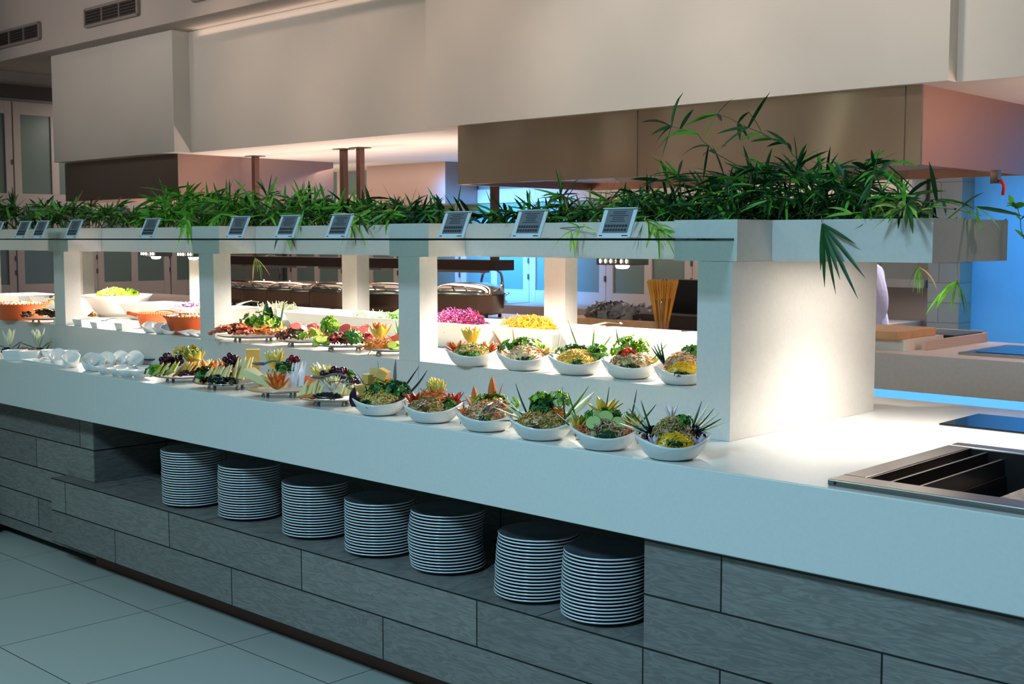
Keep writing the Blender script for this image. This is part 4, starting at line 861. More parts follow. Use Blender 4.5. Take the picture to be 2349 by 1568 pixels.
D = crock((345, 752), .085, .07, 'small orange terracotta crock with a handle, left of the large one', True); D.where = 'in the small orange crock'
D.put('sauce', mound(.068, .068, .006, 1, 0, 181), [c3('orange_sauce', (214, 90, 40), .3)], (0, 0, .055), 'orange sauce', 'sauce')
D = crock((32, 735), .15, .09, 'large orange terracotta crock at the far left of the raised shelf'); D.where = 'in the far left orange crock'
D.put('crouton_heap', mound(.12, .12, .02, 2, 110, 182, 'grain', 2.4), [CHE, WHT], (0, 0, .075), 'heap of white croutons', 'croutons')
tray(-7.35, -6.98, 3.42, 3.72, 'long white tray left of the second pillar', .09); tray(-7.9, -7.5, 3.42, 3.72, 'white tray at the far left behind the large crock', .09)
heap(-7.05, 3.5, 1.15, mound(.09, .08, .035, 2, 130, 183, 'grain', 2), [OLV, CHE], 'olive_heap', 'heap of green and yellow olives in the long tray', 'olives'); heap(-7.28, 3.55, 1.15, mound(.07, .07, .025, 2, 90, 184, 'grain', 1.6), [PUR, WHT], 'onion_heap', 'chopped red onion in the long tray', 'onion')
# small dishes on the shelf edge
def sq_cup(px, w_, h, lb, z=ZT, grp='small white square cups'):
    D = Dish(px, z, '', w_*.5); D.c.y = max(D.c.y, 2.99+w_*.5); o = tray_mb(w_, w_*.9, h, .008, .003).build('square_cup', porc); o.location = D.c + Vector((0, 0, .0005)); o.rotation_euler = (0, 0, 0); tag(o, lb, 'cup', grp)
sq_cup((158, 750), .095, .035, 'leftmost square cup on the raised shelf of the second bay'); sq_cup((190, 754), .07, .028, 'second square cup on the raised shelf of the second bay'); sq_cup((245, 760), .075, .035, 'third square cup on the raised shelf of the second bay')
mb_t = bowl_mb(.045, .018, .036, .018, .055, .003, 28, 8); 
def tilt_bowl(px, z, lb, grp, sc=1., rz=0.):
    D = Dish(px, z, '', .02); D.c.y = max(D.c.y, 3.03); o = mb_t.build('sauce_bowl', porc); o.location = D.c; o.scale = (sc,)*3; o.rotation_euler = (0, 0, A0+rz); tag(o, lb, 'bowl', grp); return D
g_ = 'small tilted bowls on the raised shelf'
for i, (a, b) in enumerate(((300, 766), (335, 768), (352, 770))): tilt_bowl((a, b), ZT, 'small tilted white bowl on the raised shelf, %s of three' % ['left', 'middle', 'right'][i], g_, .95, .4)
for i, (a, b) in enumerate(((378, 775), (405, 777), (432, 779))):
    D = Dish((a, b), ZT, '', .03); D.c.y = max(D.c.y, 3.045); mb = MB(); V = [(-.055, 0, .022), (0, -.03, .006), (.055, 0, .022), (0, .035, .03), (-.02, 0, 0), (0, -.012, 0), (.02, 0, 0), (0, .012, 0)]
    mb.add(V, [(0, 1, 5, 4), (1, 2, 6, 5), (2, 3, 7, 6), (3, 0, 4, 7), (4, 5, 6, 7)], 0, True); o = mb.build('leaf_dish', porc); so_ = o.modifiers.new('s', 'SOLIDIFY'); so_.thickness = .003
    o.location = D.c; o.rotation_euler = (0, 0, A0); tag(o, 'white leaf-shaped dish in front of the orange crock, %s of three' % ['left', 'middle', 'right'][i], 'dish', 'white leaf-shaped dishes')
D = Dish((200, 750), ZT, 'among the small cups of the second bay', .12); D.put('garnish_sprig', curly(.02, 186, 20), [GRN, ORA], (-.01, .0, .05), 'green and orange garnish', 'garnish')
D.put('serving_fork', spoon_mb(.07, head=.01), GRY, (.05, 0, .02), 'curved grey spoon', 'spoon', .4)

# --- small white bowls on the lower counter at left
CUPS = [((92, 842), 0), ((128, 846), 0), ((172, 853), 0), ((208, 853), 0), ((240, 848), 0), ((272, 845), 0), ((306, 845), 0)]
nm = ['first', 'second', 'third', 'fourth', 'fifth', 'sixth', 'seventh']
mb_t2 = bowl_mb(.042, .018, .052, .026, .078, .003, 28, 8)
for i, (p, _) in enumerate(CUPS):
    D = Dish(p, ZC, '', .03); D.c.y = max(D.c.y, 2.66); o = mb_t2.build('sauce_bowl', porc); o.location = D.c; o.rotation_euler = (0, 0, A0+.3); tag(o, '%s tilted deep white bowl from the left, on the front counter' % nm[i], 'bowl', 'tilted deep white bowls'); D.where = 'in the %s tilted deep white bowl' % nm[i]
    D.put('sauce', mound(.02, .018, .008, 2, 14, 190+i, 'grain', .7), [GRN, HAM] if i > 3 else [GRN, PALE], (0, -.004, .014), 'spoonful of herb sauce', 'sauce')
for i, p in enumerate(((200, 862), (232, 866), (268, 868), (315, 868), (285, 856), (333, 858))):
    D = Dish(p, ZC, '', .03); D.c.y = max(D.c.y, 2.632); mb = MB(); mb.lathe([(.001, 0), (.02, 0), (.032, .016), (.046, .032), (.044, .033), (.03, .019), (.018, .006), (.001, .005)], 28, close=False); o = mb.build('dip_bowl', porc); o.location = D.c; tag(o, 'shallow white dip bowl, %s from the left, before the tilted bowls' % nm[i], 'bowl', 'shallow white dip bowls')
    D.where = 'in the %s shallow dip bowl' % nm[i]; D.put('dip', mound(.028, .028, .004, 1, 0, 200+i), [c3('pale_dip', (222, 226, 210), .35)], (0, 0, .019), 'pale creamy dip', 'dip')
for i, p in enumerate(((107, 826), (154, 828), (27, 825), (65, 827))):
    D = Dish(p, ZC, '', .04); mb = MB()
    if i < 2: mb.lathe([(.001, 0), (.028, 0), (.042, .048), (.039, .048), (.026, .005), (.001, .004)], 28, close=False)
    else: mb = tray_mb(.095, .08, .045, .008, .003)
    o = mb.build('white_cup', porc); o.location = D.c; o.rotation_euler = (0, 0, A0); tag(o, ['round white cup behind the tilted bowls at left', 'round white cup behind the tilted bowls at right', 'square white cup at the far left of the front counter', 'second square white cup at the far left of the front counter'][i], 'cup', 'white cups at the far left')
sp = Dish((66, 841), ZC, '', .04); sp.c.y = 2.645; o = tray_mb(.42, .08, .014, .006, .003).build('spoon_tray', porc); o.location = sp.c; o.rotation_euler = (0, 0, 0); tag(o, 'long shallow white spoon tray on the far left front counter', 'tray')
sp.where = 'in the long white spoon tray'
for i in range(3): sp.put('tasting_spoon', spoon_mb(.05, head=.012), porc, (-.07+.075*i, .05-.05*i, .012), ['left', 'middle', 'right'][i] + ' white tasting spoon', 'spoon', .2)
for i, (p, lb) in enumerate((((12, 812), 'leftmost white chicory flower on a dark tuft'), ((80, 812), 'white chicory flower with curled green strip behind the cups'))):
    D = Dish(p, ZC, '', .05); e = empty('chicory_flower', D.c, A0, lb, 'garnish', 'chicory flowers'); mb = petals(6, .095, .034, .38, -.12, .003, 210+i, 1); q = mb.build('petals', PALE, e); q.location = (0, 0, .035)
    mb = curly(.032, 212+i, 20); mb.build('dark_leaf_base', [AUB, MUSH], e)
    mb = blades([(.02, 0, .03, .8, 0, .7, .06, .008, .3), (-.02, 0, .03, -1, 0, .35, .09, .01, .0), (.03, 0, 0, .5, 0, .9, .06, .012, 0)]); mb.build('curled_strip', [DKG], e)
D = Dish((40, 818), ZC, 'between the two chicory flowers', .1); D.put('grain_salad', mound(.10, .04, .035, 2, 160, 214, 'grain'), [c3('red_grain', (120, 66, 50), .5, var=.2, scale=50), MUSH], (0, 0, .0), 'heap of reddish brown grain salad', 'salad')
D = Dish((338, 838), ZC, '', .1); o = platter_mb(.09, .07).build('blue_dish', mat('blue_glaze', (30, 70, 130), .2)); o.location = D.c; o.rotation_euler = (0, 0, A0); tag(o, 'blue oval dish behind the shallow dip bowls', 'dish')

# ------------------------------------------------------------------ kitchen behind: island, hoods, equipment
isl = empty('kitchen_island', (-6, 6.4, 0), 0, 'long white topped cooking island behind the buffet', 'counter')
m = MB(); m.box(-6.6, -.52, .752, 6.5, .55, .94); m.build('worktop', mat('island_stone', (220, 208, 198), .35, var=.04, scale=50), isl)
m = MB(); m.box(-6.5, -.1, .0, 6.4, .5, .751); m.build('base', mat('island_base', (190, 190, 190), .6), isl)
wc = empty('wall_counter', (-8, 8.2, 0), 0, 'counter with taps running along the frosted back doors', 'counter')
m = MB(); m.box(-4.55, -.33, .80, 4.1, .22, .94); m.build('worktop', mat('wall_counter_stone', (150, 134, 124), .4), wc)
m = MB(); m.box(-4.5, -.25, 0, 4.1, .22, .7999); m.build('base', mat('wall_counter_base', (92, 84, 80), .6), wc)
def hood(x0, x1, y0, y1, z0, z1, label, m_front, m_side, seams=(), tubes=True):
    e = empty('extractor_hood', ((x0+x1)/2, (y0+y1)/2, z1), 0, label, 'hood', 'stainless steel extractor hoods'); w, d, h = (x1-x0)/2, (y1-y0)/2, z1-z0; t = .02
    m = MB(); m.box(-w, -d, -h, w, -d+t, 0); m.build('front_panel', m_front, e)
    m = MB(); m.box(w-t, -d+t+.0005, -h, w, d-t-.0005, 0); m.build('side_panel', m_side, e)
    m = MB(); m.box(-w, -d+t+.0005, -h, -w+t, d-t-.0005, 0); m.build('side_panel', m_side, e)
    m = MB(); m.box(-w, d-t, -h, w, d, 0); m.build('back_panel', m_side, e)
    m = MB(); m.box(-w+t, -d+t, -h+.05, w-t, d-t, -h+.07); m.build('filter_panel', mat('hood_filter', (190, 182, 176), .3, .8), e)
    for s_ in seams:
        m = MB(); m.box(s_-.0025-(x0+x1)/2, -d-.0015, -h, s_+.0025-(x0+x1)/2, -d-.0002, 0); m.build('seam', mat('seam', (90, 84, 80), .5, .5), e)
    if tubes:
        k = max(1, int((x1-x0)/1.3))
        for i in range(k):
            q = MB(); cx = -w+(i+.5)*2*w/k; q.box(cx-.5, -d+.08, -h+.03, cx+.5, -d+.16, -h+.0495); q.build('tube_light', mat('tube_glow', (255, 226, 206), emit=(255, 222, 200), es=2.6), e)
    return e
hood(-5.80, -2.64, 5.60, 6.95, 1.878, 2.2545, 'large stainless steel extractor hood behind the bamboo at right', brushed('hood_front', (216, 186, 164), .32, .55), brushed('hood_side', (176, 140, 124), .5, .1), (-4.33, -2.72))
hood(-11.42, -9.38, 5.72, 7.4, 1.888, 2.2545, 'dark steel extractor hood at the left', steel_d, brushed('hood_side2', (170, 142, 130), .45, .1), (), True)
hood(-9.62, -8.48, 8.02, 8.44, 1.86, 2.2545, 'small distant steel extractor hood between the other two', steel_d, steel_d, (), False)
# valve under the big hood
e = empty('gas_valve', (-2.58, 6.35, 1.88), 0, 'small valve with a red handle hanging under the big hood', 'valve')
m = MB(); m.box(-.02, -.02, -.07, .02, .02, 0); m.build('body', chrome, e); m = MB(); m.tube([(.025, 0, -.05), (.045, 0, -.08), (.04, 0, -.13)], .009, 8); m.build('handle', redm, e)
# heat-lamp gantry
ga = empty('heat_lamp_gantry', (-7.8, 6.35, 1.3), 0, 'dark heat lamp rail on posts above the chafing dishes', 'heat lamp')
m = MB(); m.box(-1.9, -.1, 0, 1.70, .1, .075); m.build('rail', mat('gantry_dark', (84, 66, 60), .4, .6), ga)
for px_ in (588, 790, 828, 1135):
    x_ = atY(px_, 500, 6.35)[0]+7.8; m = MB(); m.box(x_-.024, -.024, .0755, x_+.024, .024, .9545); m.box(x_-.065, -.065, .949, x_+.065, .065, .9549); m.build('post', mat('gantry_post', (112, 84, 74), .4, .5), ga)
for k in range(3):
    m = MB(); m.box(-1.5+1.1*k, -.05, -.02, -.7+1.1*k, .05, -.0005); m.build('heat_strip', mat('heat_bar', (200, 190, 180), .3, .6), ga)

# chafing dishes
def chafer():
    e = empty('chafing_dish', (0, 0, 0)); 
    m = MB(); W2, D2 = .2, .16
    V = []; F = []; n = 32
    def ring(a, b, z):
        for i in range(n):
            t = 2*math.pi*i/n; cx = abs(math.cos(t))**.35*math.copysign(1, math.cos(t)); cy = abs(math.sin(t))**.35*math.copysign(1, math.sin(t)); V.append((a*cx, b*cy, z))
    prof = [(.9, .9, .02), (.98, .98, .05), (1, 1, .115), (1.03, 1.03, .12), (1.03, 1.03, .125), (1.0, 1.0, .127)]
    for a, b, z in prof: ring(W2*a, D2*b, z)
    for j in range(len(prof)-1):
        for i in range(n): k = (i+1) % n; F.append((j*n+i, j*n+k, (j+1)*n+k, (j+1)*n+i))
    F.append(tuple(range(n-1, -1, -1))); F.append(tuple((len(prof)-1)*n+i for i in range(n))); m.add(V, F, 0, True); m.build('pan', mat('chafer_body', (120, 106, 98), .22, 1.0), e)
    m = MB(); V = []; F = []
    prof = [(1.0, .1275), (.99, .135), (.94, .152), (.8, .168), (.5, .180), (.02, .184)]
    for a, z in prof: ring(W2*a, D2*a, z)
    for j in range(len(prof)-1):
        for i in range(n): k = (i+1) % n; F.append((j*n+i, j*n+k, (j+1)*n+k, (j+1)*n+i))
    F.append(tuple((len(prof)-1)*n+i for i in range(n))); m.add(V, F, 0, True); m.build('lid', chrome, e)
    m = MB(); m.tube([(-.04, -D2*.95, .15), (-.04, -D2*1.12, .165), (.04, -D2*1.12, .165), (.04, -D2*.95, .15)], .006, 8); m.build('handle', chrome, e)
    m = MB(); m.tube([(W2*.98, 0, .145), (W2*1.1, 0, .16), (W2*1.08, 0, .185)], .009, 8); m.build('hinge', chrome, e)
    for sx in (-1, 1):
        for sy in (-1, 1):
            m = MB(); m.tube([(sx*.16, sy*.12, 0), (sx*.16, sy*.12, .03)], .012, 8); m.build('leg', black, e)
    return e
ch0 = chafer()
CH = [((1075, 730), 1.0, 'nearest chafing dish with rounded lid, right of the third pillar'), ((893, 724), .95, 'chafing dish seen just left of the third pillar'), ((775, 714), .9, 'coppery chafing dish left of the rear post'),
      ((724, 710), .82, 'second chafing dish left of the rear post'), ((672, 707), .85, 'third chafing dish left of the rear post'), ((610, 704), .85, 'fourth chafing dish left of the rear post'), ((552, 700), .85, 'farthest chafing dish with blue reflections')]
for i, (p, s_, lb) in enumerate(CH):
    c_ = ch0 if i == 0 else copy_tree(ch0); q = atZ(p[0], p[1], .94) + FH*.08
    c_.location = (q[0], max(6.1, min(6.72, q[1])), .94); c_.scale = (s_*1.2, s_*1.2, s_*1.45); c_.rotation_euler = (0, 0, R(24) if i != 2 else R(4)); tag(c_, lb, 'chafing dish', 'chafing dishes on the island')

def faucet(loc, h, label, rz=0):
    e = empty('faucet', loc, rz, label, 'faucet'); m = MB(); pts = [(0, 0, .02), (0, 0, h*.5), (-.01, 0, h*.8)]+[(-.01-.09*(1-math.cos(t)), 0, h*.8+.07*math.sin(t)) for t in (.5, 1.1, 1.6, 2.2, 2.8)]+[(-.2, 0, h*.62)]
    m.tube(pts, .013, 10); m.build('spout', mat('faucet_metal', (120, 124, 132), .2, 1.0), e); m = MB(); m.lathe([(.05, 0), (.05, .012), (.028, .03), (.024, .08)], 16); m.build('base', chrome, e)
    m = MB(); m.tube([(.02, 0, .07), (.06, 0, .09)], .009, 8); m.build('lever', chrome, e)
q = atZ(1216, 690, .94); faucet((q[0]+.02, 8.15, .94), .30, 'tall curved tap against the blue lit doors', R(45))
q = atZ(708, 672, .94); faucet((-11.3, 8.15, .94), .42, 'tall curved tap in front of the green frosted doors', R(45))
o = bx('wash_basin', chrome, (-8.2, 7.98, .9405, -7.65, 8.3, .948)); tag(o, 'steel wash basin in the counter by the blue lit doors', 'basin')
o = bx('grey_cupboard', mat('cupboard_grey', (92, 96, 90), .5), (-12.5, 7.9, .9405, -11.6, 8.4, 2.0)); tag(o, 'dark grey wall cupboard behind the chafing dishes', 'cupboard')

# items on the island seen through the right bay
q = atZ(1508, 760, .94)
e = empty('pasta_vase', (q[0]-.0, q[1]+.05, .94), 0, 'tall flared vase filled with dry yellow spaghetti', 'vase')
m = MB(); m.lathe([(.001, 0), (.055, 0), (.057, .01), (.052, .08), (.065, .17), (.075, .21), (.072, .21), (.06, .17), (.047, .08), (.001, .012)], 28, close=False); m.build('glass', clear_mat('clear_glass', (240, 240, 238), .9), e)
m = MB(); r_ = random.Random(9)
for k in range(90):
    a = r_.uniform(0, 6.28); rr = math.sqrt(r_.random()); b0 = rr*.038; b1 = rr*.112
    m.tube([(b0*math.cos(a), b0*math.sin(a), .014), (b1*.62*math.cos(a), b1*.62*math.sin(a), .15), (b1*math.cos(a), b1*math.sin(a), .325+r_.uniform(-.008, .008))], .0035, 5)
m.build('spaghetti', c3('dry_spaghetti', (236, 168, 54), .4), e)
q = atZ(1420, 748, .94); o = bx('cutting_board', wood_l, (q[0]-.5, q[1]-.05, .9405, q[0]+.35, q[1]+.3, .985), bevel=.004); tag(o, 'pale cutting board behind the white trays', 'board')
o = curly(.16, 220, 26, sc=(1.6, .8, .45), patch=.6).build('plastic_bag', [mat('crumpled_plastic', (170, 165, 160), .25, trans=.3), mat('crumpled_plastic', (1, 1, 1))]); o.location = (q[0]-.1, q[1]+.12, .99); tag(o, 'crumpled clear plastic bag on the cutting board', 'bag')
q0 = atY(1503, 700, 6.75)[0]; e = empty('griddle', (q0, 6.5, .94), 0, 'black griddle with a raised hood right of the spaghetti vase', 'griddle')
m = MB(); m.box(0, .0, .0005, 1.0, .42, .09); m.build('body', mat('griddle_brown', (54, 42, 38), .4), e); m = MB(); m.box(.02, .3, .091, .98, .44, .31, taper=.01); m.build('raised_lid', black, e)
m = MB(); m.tube([(.7, -.03, .07), (.82, -.06, .12), (.95, -.05, .13)], .012, 8); m.build('handle', chrome, e)
q = atZ(2070, 800, .94)
o = bx('white_container', mat('container_white', (232, 226, 216), .4), (-3.75, 6.05, .9405, -2.90, 6.5, 1.0)); tag(o, 'white container under the cutting board beside the end wall', 'container')
o = bx('cutting_board', wood_l, (-3.78, 6.0, 1.0005, -2.92, 6.45, 1.045), bevel=.004); tag(o, 'wooden cutting board on the white container beside the end wall', 'board')
e = empty('baking_tray', (-2.86, 6.15, .9405), 0, 'long pinkish tray with black griddle plate right of the cutting board', 'tray')
m = MB(); m.box(0, 0, 0, .02, .8, .05); m.box(-.6, .78, 0, -.0005, .8, .06); m.build('frame', mat('tray_frame', (200, 176, 164), .45), e); m = MB(); m.box(-.6, .40, 0, -.001, .779, .055); m.build('plate', black, e)
e = empty('island_hob', (-2.62, 6.05, .9405), 0, 'small framed hob on the kitchen island at far right', 'hob'); m = MB(); m.box(0, 0, 0, .42, .62, .012); m.build('frame', steel, e); m = MB(); m.box(.06, .07, .0125, .37, .55, .015); m.build('glass', blackglass, e)
e = empty('prep_sink', (-2.10, 5.95, .9405), 0, 'copper lit pan at the right edge of the island', 'pan'); m = MB(); m.box(0, 0, 0, .4, .4, .015); m.build('rim', chrome, e); m = MB(); m.box(.05, .05, .0155, .35, .35, .018); m.build('well', black, e)
# right back wall equipment
e = empty('wall_cooker', (-4.6, 8.0, 0), 0, 'stainless cooker with splashback against the grey tiles', 'cooker')
m = MB(); m.box(-.4, .0, .0, .75, .42, .9); m.build('body', mat('cooker_blue_grey', (70, 84, 100), .35, .6), e); m = MB(); m.box(-.4, .36, .9005, .75, .42, 1.18); m.build('splashback', steel, e); m = MB(); m.box(-.4, .28, 1.1805, .75, .42, 1.235); m.build('shelf', mat('pale_steel', (210, 206, 196), .3, .8), e)
m = MB(); m.box(-.4, -.06, .86, .2, -.0005, .95); m.build('hob_edge', chrome, e)
for k in range(3):
    m = MB(); m.lathe([(.018, 0), (.016, .025)], 14, M=Matrix.Translation((-.2+.2*k, -.061, .9)) @ Matrix.Rotation(R(90), 4, 'X')); m.build('knob', black, e)
e = empty('cream_extractor', (-4.6, 8.1, 1.78), 0, 'cream rounded extractor box on the tiled wall behind the bamboo', 'hood')
m = MB(); m.box(-.95, 0, 0, .72, .3, .3); o = m.build('casing', mat('cream_enamel', (206, 194, 172), .5), e); b = o.modifiers.new('bevel', 'BEVEL'); b.width = .05; b.segments = 4
m = MB(); m.box(-.9, .02, -.015, .68, .28, -.0005); m.build('grille', steel, e)

# ------------------------------------------------------------------ chef behind the end wall
def skin_obj(name, verts, edges, radii, mats, parent, root=0, sub=2):
    me = bpy.data.meshes.new(name); me.from_pydata(verts, edges, []); me.materials.append(mats); o = bpy.data.objects.new(name, me); col.objects.link(o); o.parent = parent
    o.modifiers.new('skin', 'SKIN'); s_ = o.modifiers.new('sub', 'SUBSURF'); s_.levels = sub; s_.render_levels = sub
    for i, v in enumerate(me.skin_vertices[0].data):
        rr = radii[i]; v.radius = rr if isinstance(rr, tuple) else (rr, rr); v.use_root = (i == root)
    for p in me.polygons: p.use_smooth = True
    return o
PX, PY = -3.72, 7.25
ch = empty('person', (PX, PY, 0), R(-25), 'person in a white chef jacket leaning over the island, mostly behind the end wall', 'person')
V = [(0, 0, .86), (0, -.03, 1.02), (0, -.08, 1.18), (0, -.13, 1.30), (0, -.17, 1.37), (0, -.21, 1.43), (0, -.24, 1.50),
     (.17, -.14, 1.30), (.235, -.14, 1.19), (.25, -.13, 1.07), (.22, -.26, .99), (.19, -.36, .975),
     (-.17, -.14, 1.30), (-.24, -.16, 1.18), (-.25, -.17, 1.06), (-.2, -.3, 1.0), (-.16, -.4, .98),
     (.09, 0, .78), (.1, -.01, .45), (.1, .02, .08), (.1, -.1, .04), (-.09, 0, .78), (-.1, -.01, .45), (-.1, .02, .08), (-.1, -.1, .04)]
E_ = [(0, 1), (1, 2), (2, 3), (3, 4), (4, 5), (5, 6), (3, 7), (7, 8), (8, 9), (9, 10), (10, 11), (3, 12), (12, 13), (13, 14), (14, 15), (15, 16), (0, 17), (17, 18), (18, 19), (19, 20), (0, 21), (21, 22), (22, 23), (23, 24)]
rad = [(.15, .11), (.145, .105), (.16, .11), (.165, .105), (.06, .06), (.055, .055), (.05, .05), (.075, .075), .066, .056, .044, .034, (.075, .075), .066, .056, .044, .034, .09, .065, .045, .04, .09, .065, .045, .04]
skin_obj('body', V[:7]+V[17:], [(0, 1), (1, 2), (2, 3), (3, 4), (4, 5), (5, 6), (0, 7), (7, 8), (8, 9), (9, 10), (0, 11), (11, 12), (12, 13), (13, 14)], rad[:7]+rad[17:], trouser, ch)
jv = V[:5]+V[7:17]; je = [(0, 1), (1, 2), (2, 3), (3, 4), (3, 5), (5, 6), (6, 7), (7, 8), (8, 9), (3, 10), (10, 11), (11, 12), (12, 13), (13, 14)]
jr = [(.175, .13), (.165, .12), (.175, .12), (.175, .115), (.075, .075)] + [.085, .078, .068, .056, .048] + [.085, .078, .068, .056, .048]
skin_obj('jacket', jv, je, jr, jacket, ch)
m = MB(); m.sphere((0, -.25, 1.49), .085, 20, sc=(.86, 1.02, 1.2)); m.sphere((0, -.34, 1.475), .013, 8, sc=(.8, 1, 1.4))
for s_ in (-1, 1): m.sphere((s_*.075, -.25, 1.485), .018, 8, sc=(.4, .8, 1.3))
m.build('head', skin, ch)
m = MB(); m.sphere((0, -.235, 1.51), .088, 20, sc=(.92, 1.0, 1.05)); m.build('hair', hair_m, ch)
for s_, wx, wy, wz in ((1, .19, -.36, .975), (-1, -.16, -.4, .98)):
    hv = [(wx, wy, wz), (wx-.005*s_, wy-.05, wz-.01)]; he = [(0, 1)]; hr = [.026, (.034, .016)]
    for f_ in range(4):
        i0 = len(hv); ox = (-.027+.018*f_); L_ = (.07, .078, .074, .058)[f_]
        hv += [(wx+ox, wy-.095, wz-.014), (wx+ox, wy-.095-L_*.5, wz-.022), (wx+ox, wy-.095-L_*.8, wz-.035)]; he += [(1, i0), (i0, i0+1), (i0+1, i0+2)]; hr += [.010, .009, .0075]
    i0 = len(hv); hv += [(wx-s_*.035, wy-.06, wz-.012), (wx-s_*.05, wy-.095, wz-.018)]; he += [(1, i0), (i0, i0+1)]; hr += [.011, .009]
    skin_obj('hand', hv, he, hr, skin, ch, 0, 1)

# ------------------------------------------------------------------ bamboo in the planter
bam = [mat('bamboo_leaf', (98, 176, 50), .45, var=.35, scale=25, sss=.05), mat('bamboo_leaf_dark', (40, 88, 40), .45, var=.3, scale=25), mat('bamboo_leaf_light', (150, 200, 76), .45, var=.25, scale=25), mat('bamboo_leaf_dry', (150, 128, 80), .6)]
stem_m = mat('bamboo_stem', (98, 104, 52), .5, var=.2, scale=40)
def fan(mb, p, d, n, L, wd, r, pal, droop=.5):
    d = Vector(d).normalized()
    for k in range(n):
        q = (d*.7 + Vector((r.gauss(0, .8), r.gauss(0, .7), r.gauss(-.1, .5)))).normalized()
        mb.blade(p, q, L*r.uniform(.6, 1.15), wd*r.uniform(.7, 1.2), droop*r.uniform(.2, 1.4), 0, r.choice(pal), n=4, roll=r.uniform(-1.2, 1.2))
def bamboo(paths, label, seed, pal, L=.10, wd=.011, per=4, nfan=3, droop=.6, tipfan=5):
    r = random.Random(seed); base_ = Vector(paths[0][0]); e = empty('bamboo_plant', base_, 0, label, 'plant', 'bamboo plants in the trough')
    st = MB(); lf = MB()
    for path in paths:
        P = [Vector(q)-base_ for q in path]
        pts = []
        for i in range(len(P)-1):
            for t in (0, .33, .66): pts.append(P[i].lerp(P[i+1], t)+Vector((r.uniform(-.004, .004), r.uniform(-.004, .004), r.uniform(-.004, .004))))
        pts.append(P[-1]); st.tube(pts, .0022, 5, r2=.0008)
        m_ = len(pts)
        for i in range(2 if m_ > 5 else 1, m_):
            if r.random() < per/6.0 or i == m_-1:
                d = pts[i]-pts[i-1]; fan(lf, pts[i], d, nfan if i < m_-1 else tipfan, L, wd, r, pal, droop)
    st.build('stem', stem_m, e); lf.build('foliage', bam, e)
    return e
def PP(x, y, Y=3.43): return tuple(atY(x, y, Y))
rb = random.Random(11)
def tuft(x0, x1, ytop, n, label, seed, pal, L=.085, wd=.010, ybase=512, Ys=(3.24, 3.6), out=.3, **k):
    """several short stems rising from the trough between two photo columns"""
    r = random.Random(seed); paths = []
    L *= 1.12; wd *= 1.25
    for i in range(int(n*1.25)):
        a = r.uniform(x0, x1); Y = r.uniform(*Ys); b = Vector(PP(a, ybase, Y)); b.z = 1.56
        sp = (x1-x0)*.55; hgt = r.random()**1.5
        t = Vector(PP(a + r.uniform(-1, 1)*sp*(1.3-hgt*.6), ybase-14 - hgt*(ybase-14-ytop), Y + r.uniform(-.12, .10)))
        mid = b.lerp(t, .5); mid.z = max(b.z, t.z)*.5 + mid.z*.5 + r.uniform(0, .03)
        paths.append([tuple(b), tuple(mid), tuple(t)])
    return bamboo(paths, label, seed, pal, L, wd, **k)
D_, G_, M_ = [1, 1, 0], [0, 0, 2, 1], [0, 1, 1, 2]
tuft(-20, 75, 455, 12, 'dark bamboo clump at the far left end of the planter', 1, D_, .11, .012)
tuft(75, 160, 470, 12, 'low dark bamboo clump above the second menu signs', 2, D_, .09)
tuft(140, 260, 468, 16, 'bushy green bamboo clump left of the orange crocks', 3, [0, 0, 1, 3])
tuft(250, 370, 480, 16, 'low green bamboo clump above the tilted sign at left', 4, [0, 0, 2, 1])
tuft(370, 480, 430, 22, 'tall bright green bamboo clump above the second pillar', 5, [0, 0, 2], .12, .013)
tuft(460, 570, 450, 20, 'bright green bamboo clump right of the second pillar head', 6, G_, .10)
tuft(560, 680, 445, 22, 'dense bright bamboo clump above the ham platter', 7, G_, .10)
tuft(670, 800, 450, 22, 'dense bamboo clump in front of the dark gantry posts', 8, [0, 0, 1, 2], .10)
tuft(800, 900, 465, 16, 'bamboo clump left of the third pillar head', 9, M_, .10)
tuft(890, 1000, 475, 14, 'thin dark bamboo clump above the third pillar', 10, [0, 1, 1], .10)
tuft(1000, 1150, 478, 10, 'sparse bamboo sprays between the large menu signs', 12, D_, .10, per=3)
tuft(1180, 1300, 470, 14, 'dark bamboo clump right of the large menu signs', 13, D_, .09)
tuft(1290, 1420, 440, 16, 'light yellowish bamboo clump left of the rightmost sign', 14, [0, 1, 3, 0], .09, .007)
tuft(1420, 1560, 440, 20, 'dark bamboo clump right of the rightmost menu sign', 15, D_, .09, .008)
tuft(1560, 1720, 400, 30, 'dense dark bamboo above the end wall, left part', 16, D_, .10, .009)
tuft(1700, 1860, 380, 36, 'thick tangle of dark bamboo over the end wall', 17, [1, 1, 1, 0], .10, .009)
tuft(1850, 1980, 390, 26, 'dark bamboo clump near the right end of the trough', 18, D_, .10, .009)
tuft(1960, 2110, 440, 14, 'thin bamboo sprays at the right end of the trough', 19, M_, .10, .009)
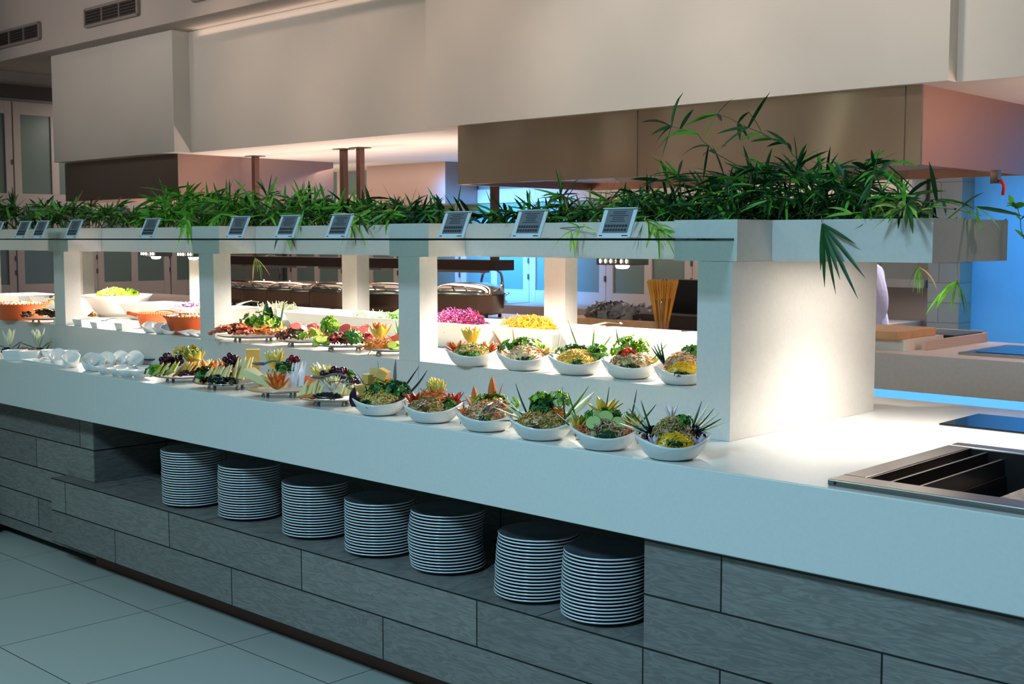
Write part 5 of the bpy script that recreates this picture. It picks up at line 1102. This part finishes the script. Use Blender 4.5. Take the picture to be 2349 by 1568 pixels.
# long arching and hanging stems
bamboo([[PP(1790, 505), PP(1770, 420), PP(1640, 350), PP(1600, 310), PP(1540, 290)]], 'long arching bamboo stem leaning left with big drooping leaves', 31, D_, .15, .014, per=3, nfan=2, tipfan=5, droop=1.2)
bamboo([[PP(1830, 505), PP(1860, 400), PP(1800, 330), PP(1720, 290), PP(1645, 262)]], 'tallest arching bamboo stem in front of the steel hood', 32, D_, .12, .011, per=4, nfan=3)
bamboo([[PP(1900, 505), PP(1940, 420), PP(1990, 390), PP(2030, 375)], [PP(1910, 505), PP(1960, 400), PP(1985, 385)]], 'bamboo stem with upright broad leaf near the hood corner', 33, D_, .13, .014, per=3)
bamboo([[PP(2040, 505, 3.4), PP(2110, 490, 3.4), PP(2150, 462, 3.4), PP(2240, 475, 3.4)]], 'bamboo spray reaching right past the end of the trough', 34, M_, .13, .012, per=3)
bamboo([[(-1.80, 3.22, 1.56), (-1.79, 3.17, 1.592), (-1.765, 3.14, 1.568)]], 'bamboo sprig hanging down over the front of the end wall', 35, [1, 1, 0], .001, .001, per=0, tipfan=1)
hs = MB()
for dx, L_, dn in ((-.02, .11, .05), (.35, .17, .1), (.55, .14, .1), (.8, .20, .2), (1.3, .17, .3), (2.6, .10, .1), (.1, .15, 0)): hs.blade((.035, -.08, .008), (dx*.7, -.02, -1), L_*1.2, .012, -.0, 0, 1, n=5, axis=(.3, 0, -1), roll=.9)
q = bpy.data.objects['bamboo_plant.0%d' % 22] if 'bamboo_plant.022' in bpy.data.objects else None
hb = hs.build('foliage', bam, q)
bamboo([[(-3.05, 3.25, 1.56), tuple(PP(1340, 520, 3.13)), tuple(PP(1310, 530, 3.12))]], 'yellowish bamboo sprig hanging over the trough by the carrot tray sign', 36, [0, 2, 0], .09, .008, droop=1.6, tipfan=6)
bamboo([[tuple(PP(1460, 500, 3.3)), tuple(PP(1480, 505, 3.14)), tuple(PP(1510, 525, 3.12))]], 'light green bamboo sprig hanging over the trough beside the rightmost sign', 37, [0, 2, 2], .11, .008, droop=.8, tipfan=9, per=5, nfan=4)
bamboo([[tuple(PP(400, 490, 3.3)), tuple(PP(425, 495, 3.14)), tuple(PP(430, 510, 3.12))]], 'bright bamboo sprig hanging over the trough left of the second pillar', 38, [0, 0, 2], .13, .014, droop=1.8, tipfan=9, per=6, nfan=4)
bamboo([[tuple(PP(620, 500, 3.3)), tuple(PP(640, 505, 3.14)), tuple(PP(650, 515, 3.12))]], 'bamboo sprig hanging over the trough between two menu signs', 39, [0, 0, 1], .11, .012, droop=1.6, tipfan=6, per=4)
bamboo([[tuple(PP(800, 500, 3.3)), tuple(PP(815, 505, 3.14)), tuple(PP(800, 512, 3.12))]], 'bamboo sprig hanging over the trough above the salami platters', 40, [0, 1, 1], .11, .009, droop=1.5, tipfan=6, per=4)
bamboo([[(-1.62, 3.64, 1.56), (-1.62, 3.70, 1.59), tuple(PP(2105, 600, 3.74)), tuple(PP(2108, 612, 3.75))]], 'thin bamboo sprig hanging behind the right end of the trough', 41, [0, 3, 1], .10, .006, droop=2.4, tipfan=8, per=0)
bamboo([[(-1.50, 3.64, 1.56), (-1.47, 3.72, 1.585), tuple(PP(2195, 600, 3.8)), tuple(PP(2195, 645, 3.82))]], 'bamboo sprig with broad leaves hanging before the blue wall', 42, [0, 0, 1], .125, .013, droop=2.6, tipfan=8, per=0)
bamboo([[tuple(PP(560, 560, 3.64)[:2])+(1.56,), tuple(PP(565, 560, 3.70)[:2])+(1.59,), tuple(PP(585, 590, 3.72))]], 'bamboo sprig hanging behind the trough over the chafing dishes', 43, [0, 2, 3], .13, .007, droop=2.2, tipfan=8, per=0)
bamboo([[(-.98, 3.6, ZC+.0), (-.985, 3.6, 1.2), tuple(PP(2347, 540, 3.62)), tuple(PP(2335, 480, 3.62)), tuple(PP(2325, 470, 3.62))]], 'leafy twig standing at the right edge of the photo', 44, [0, 1, 2], .035, .02, per=3, nfan=2, tipfan=3)
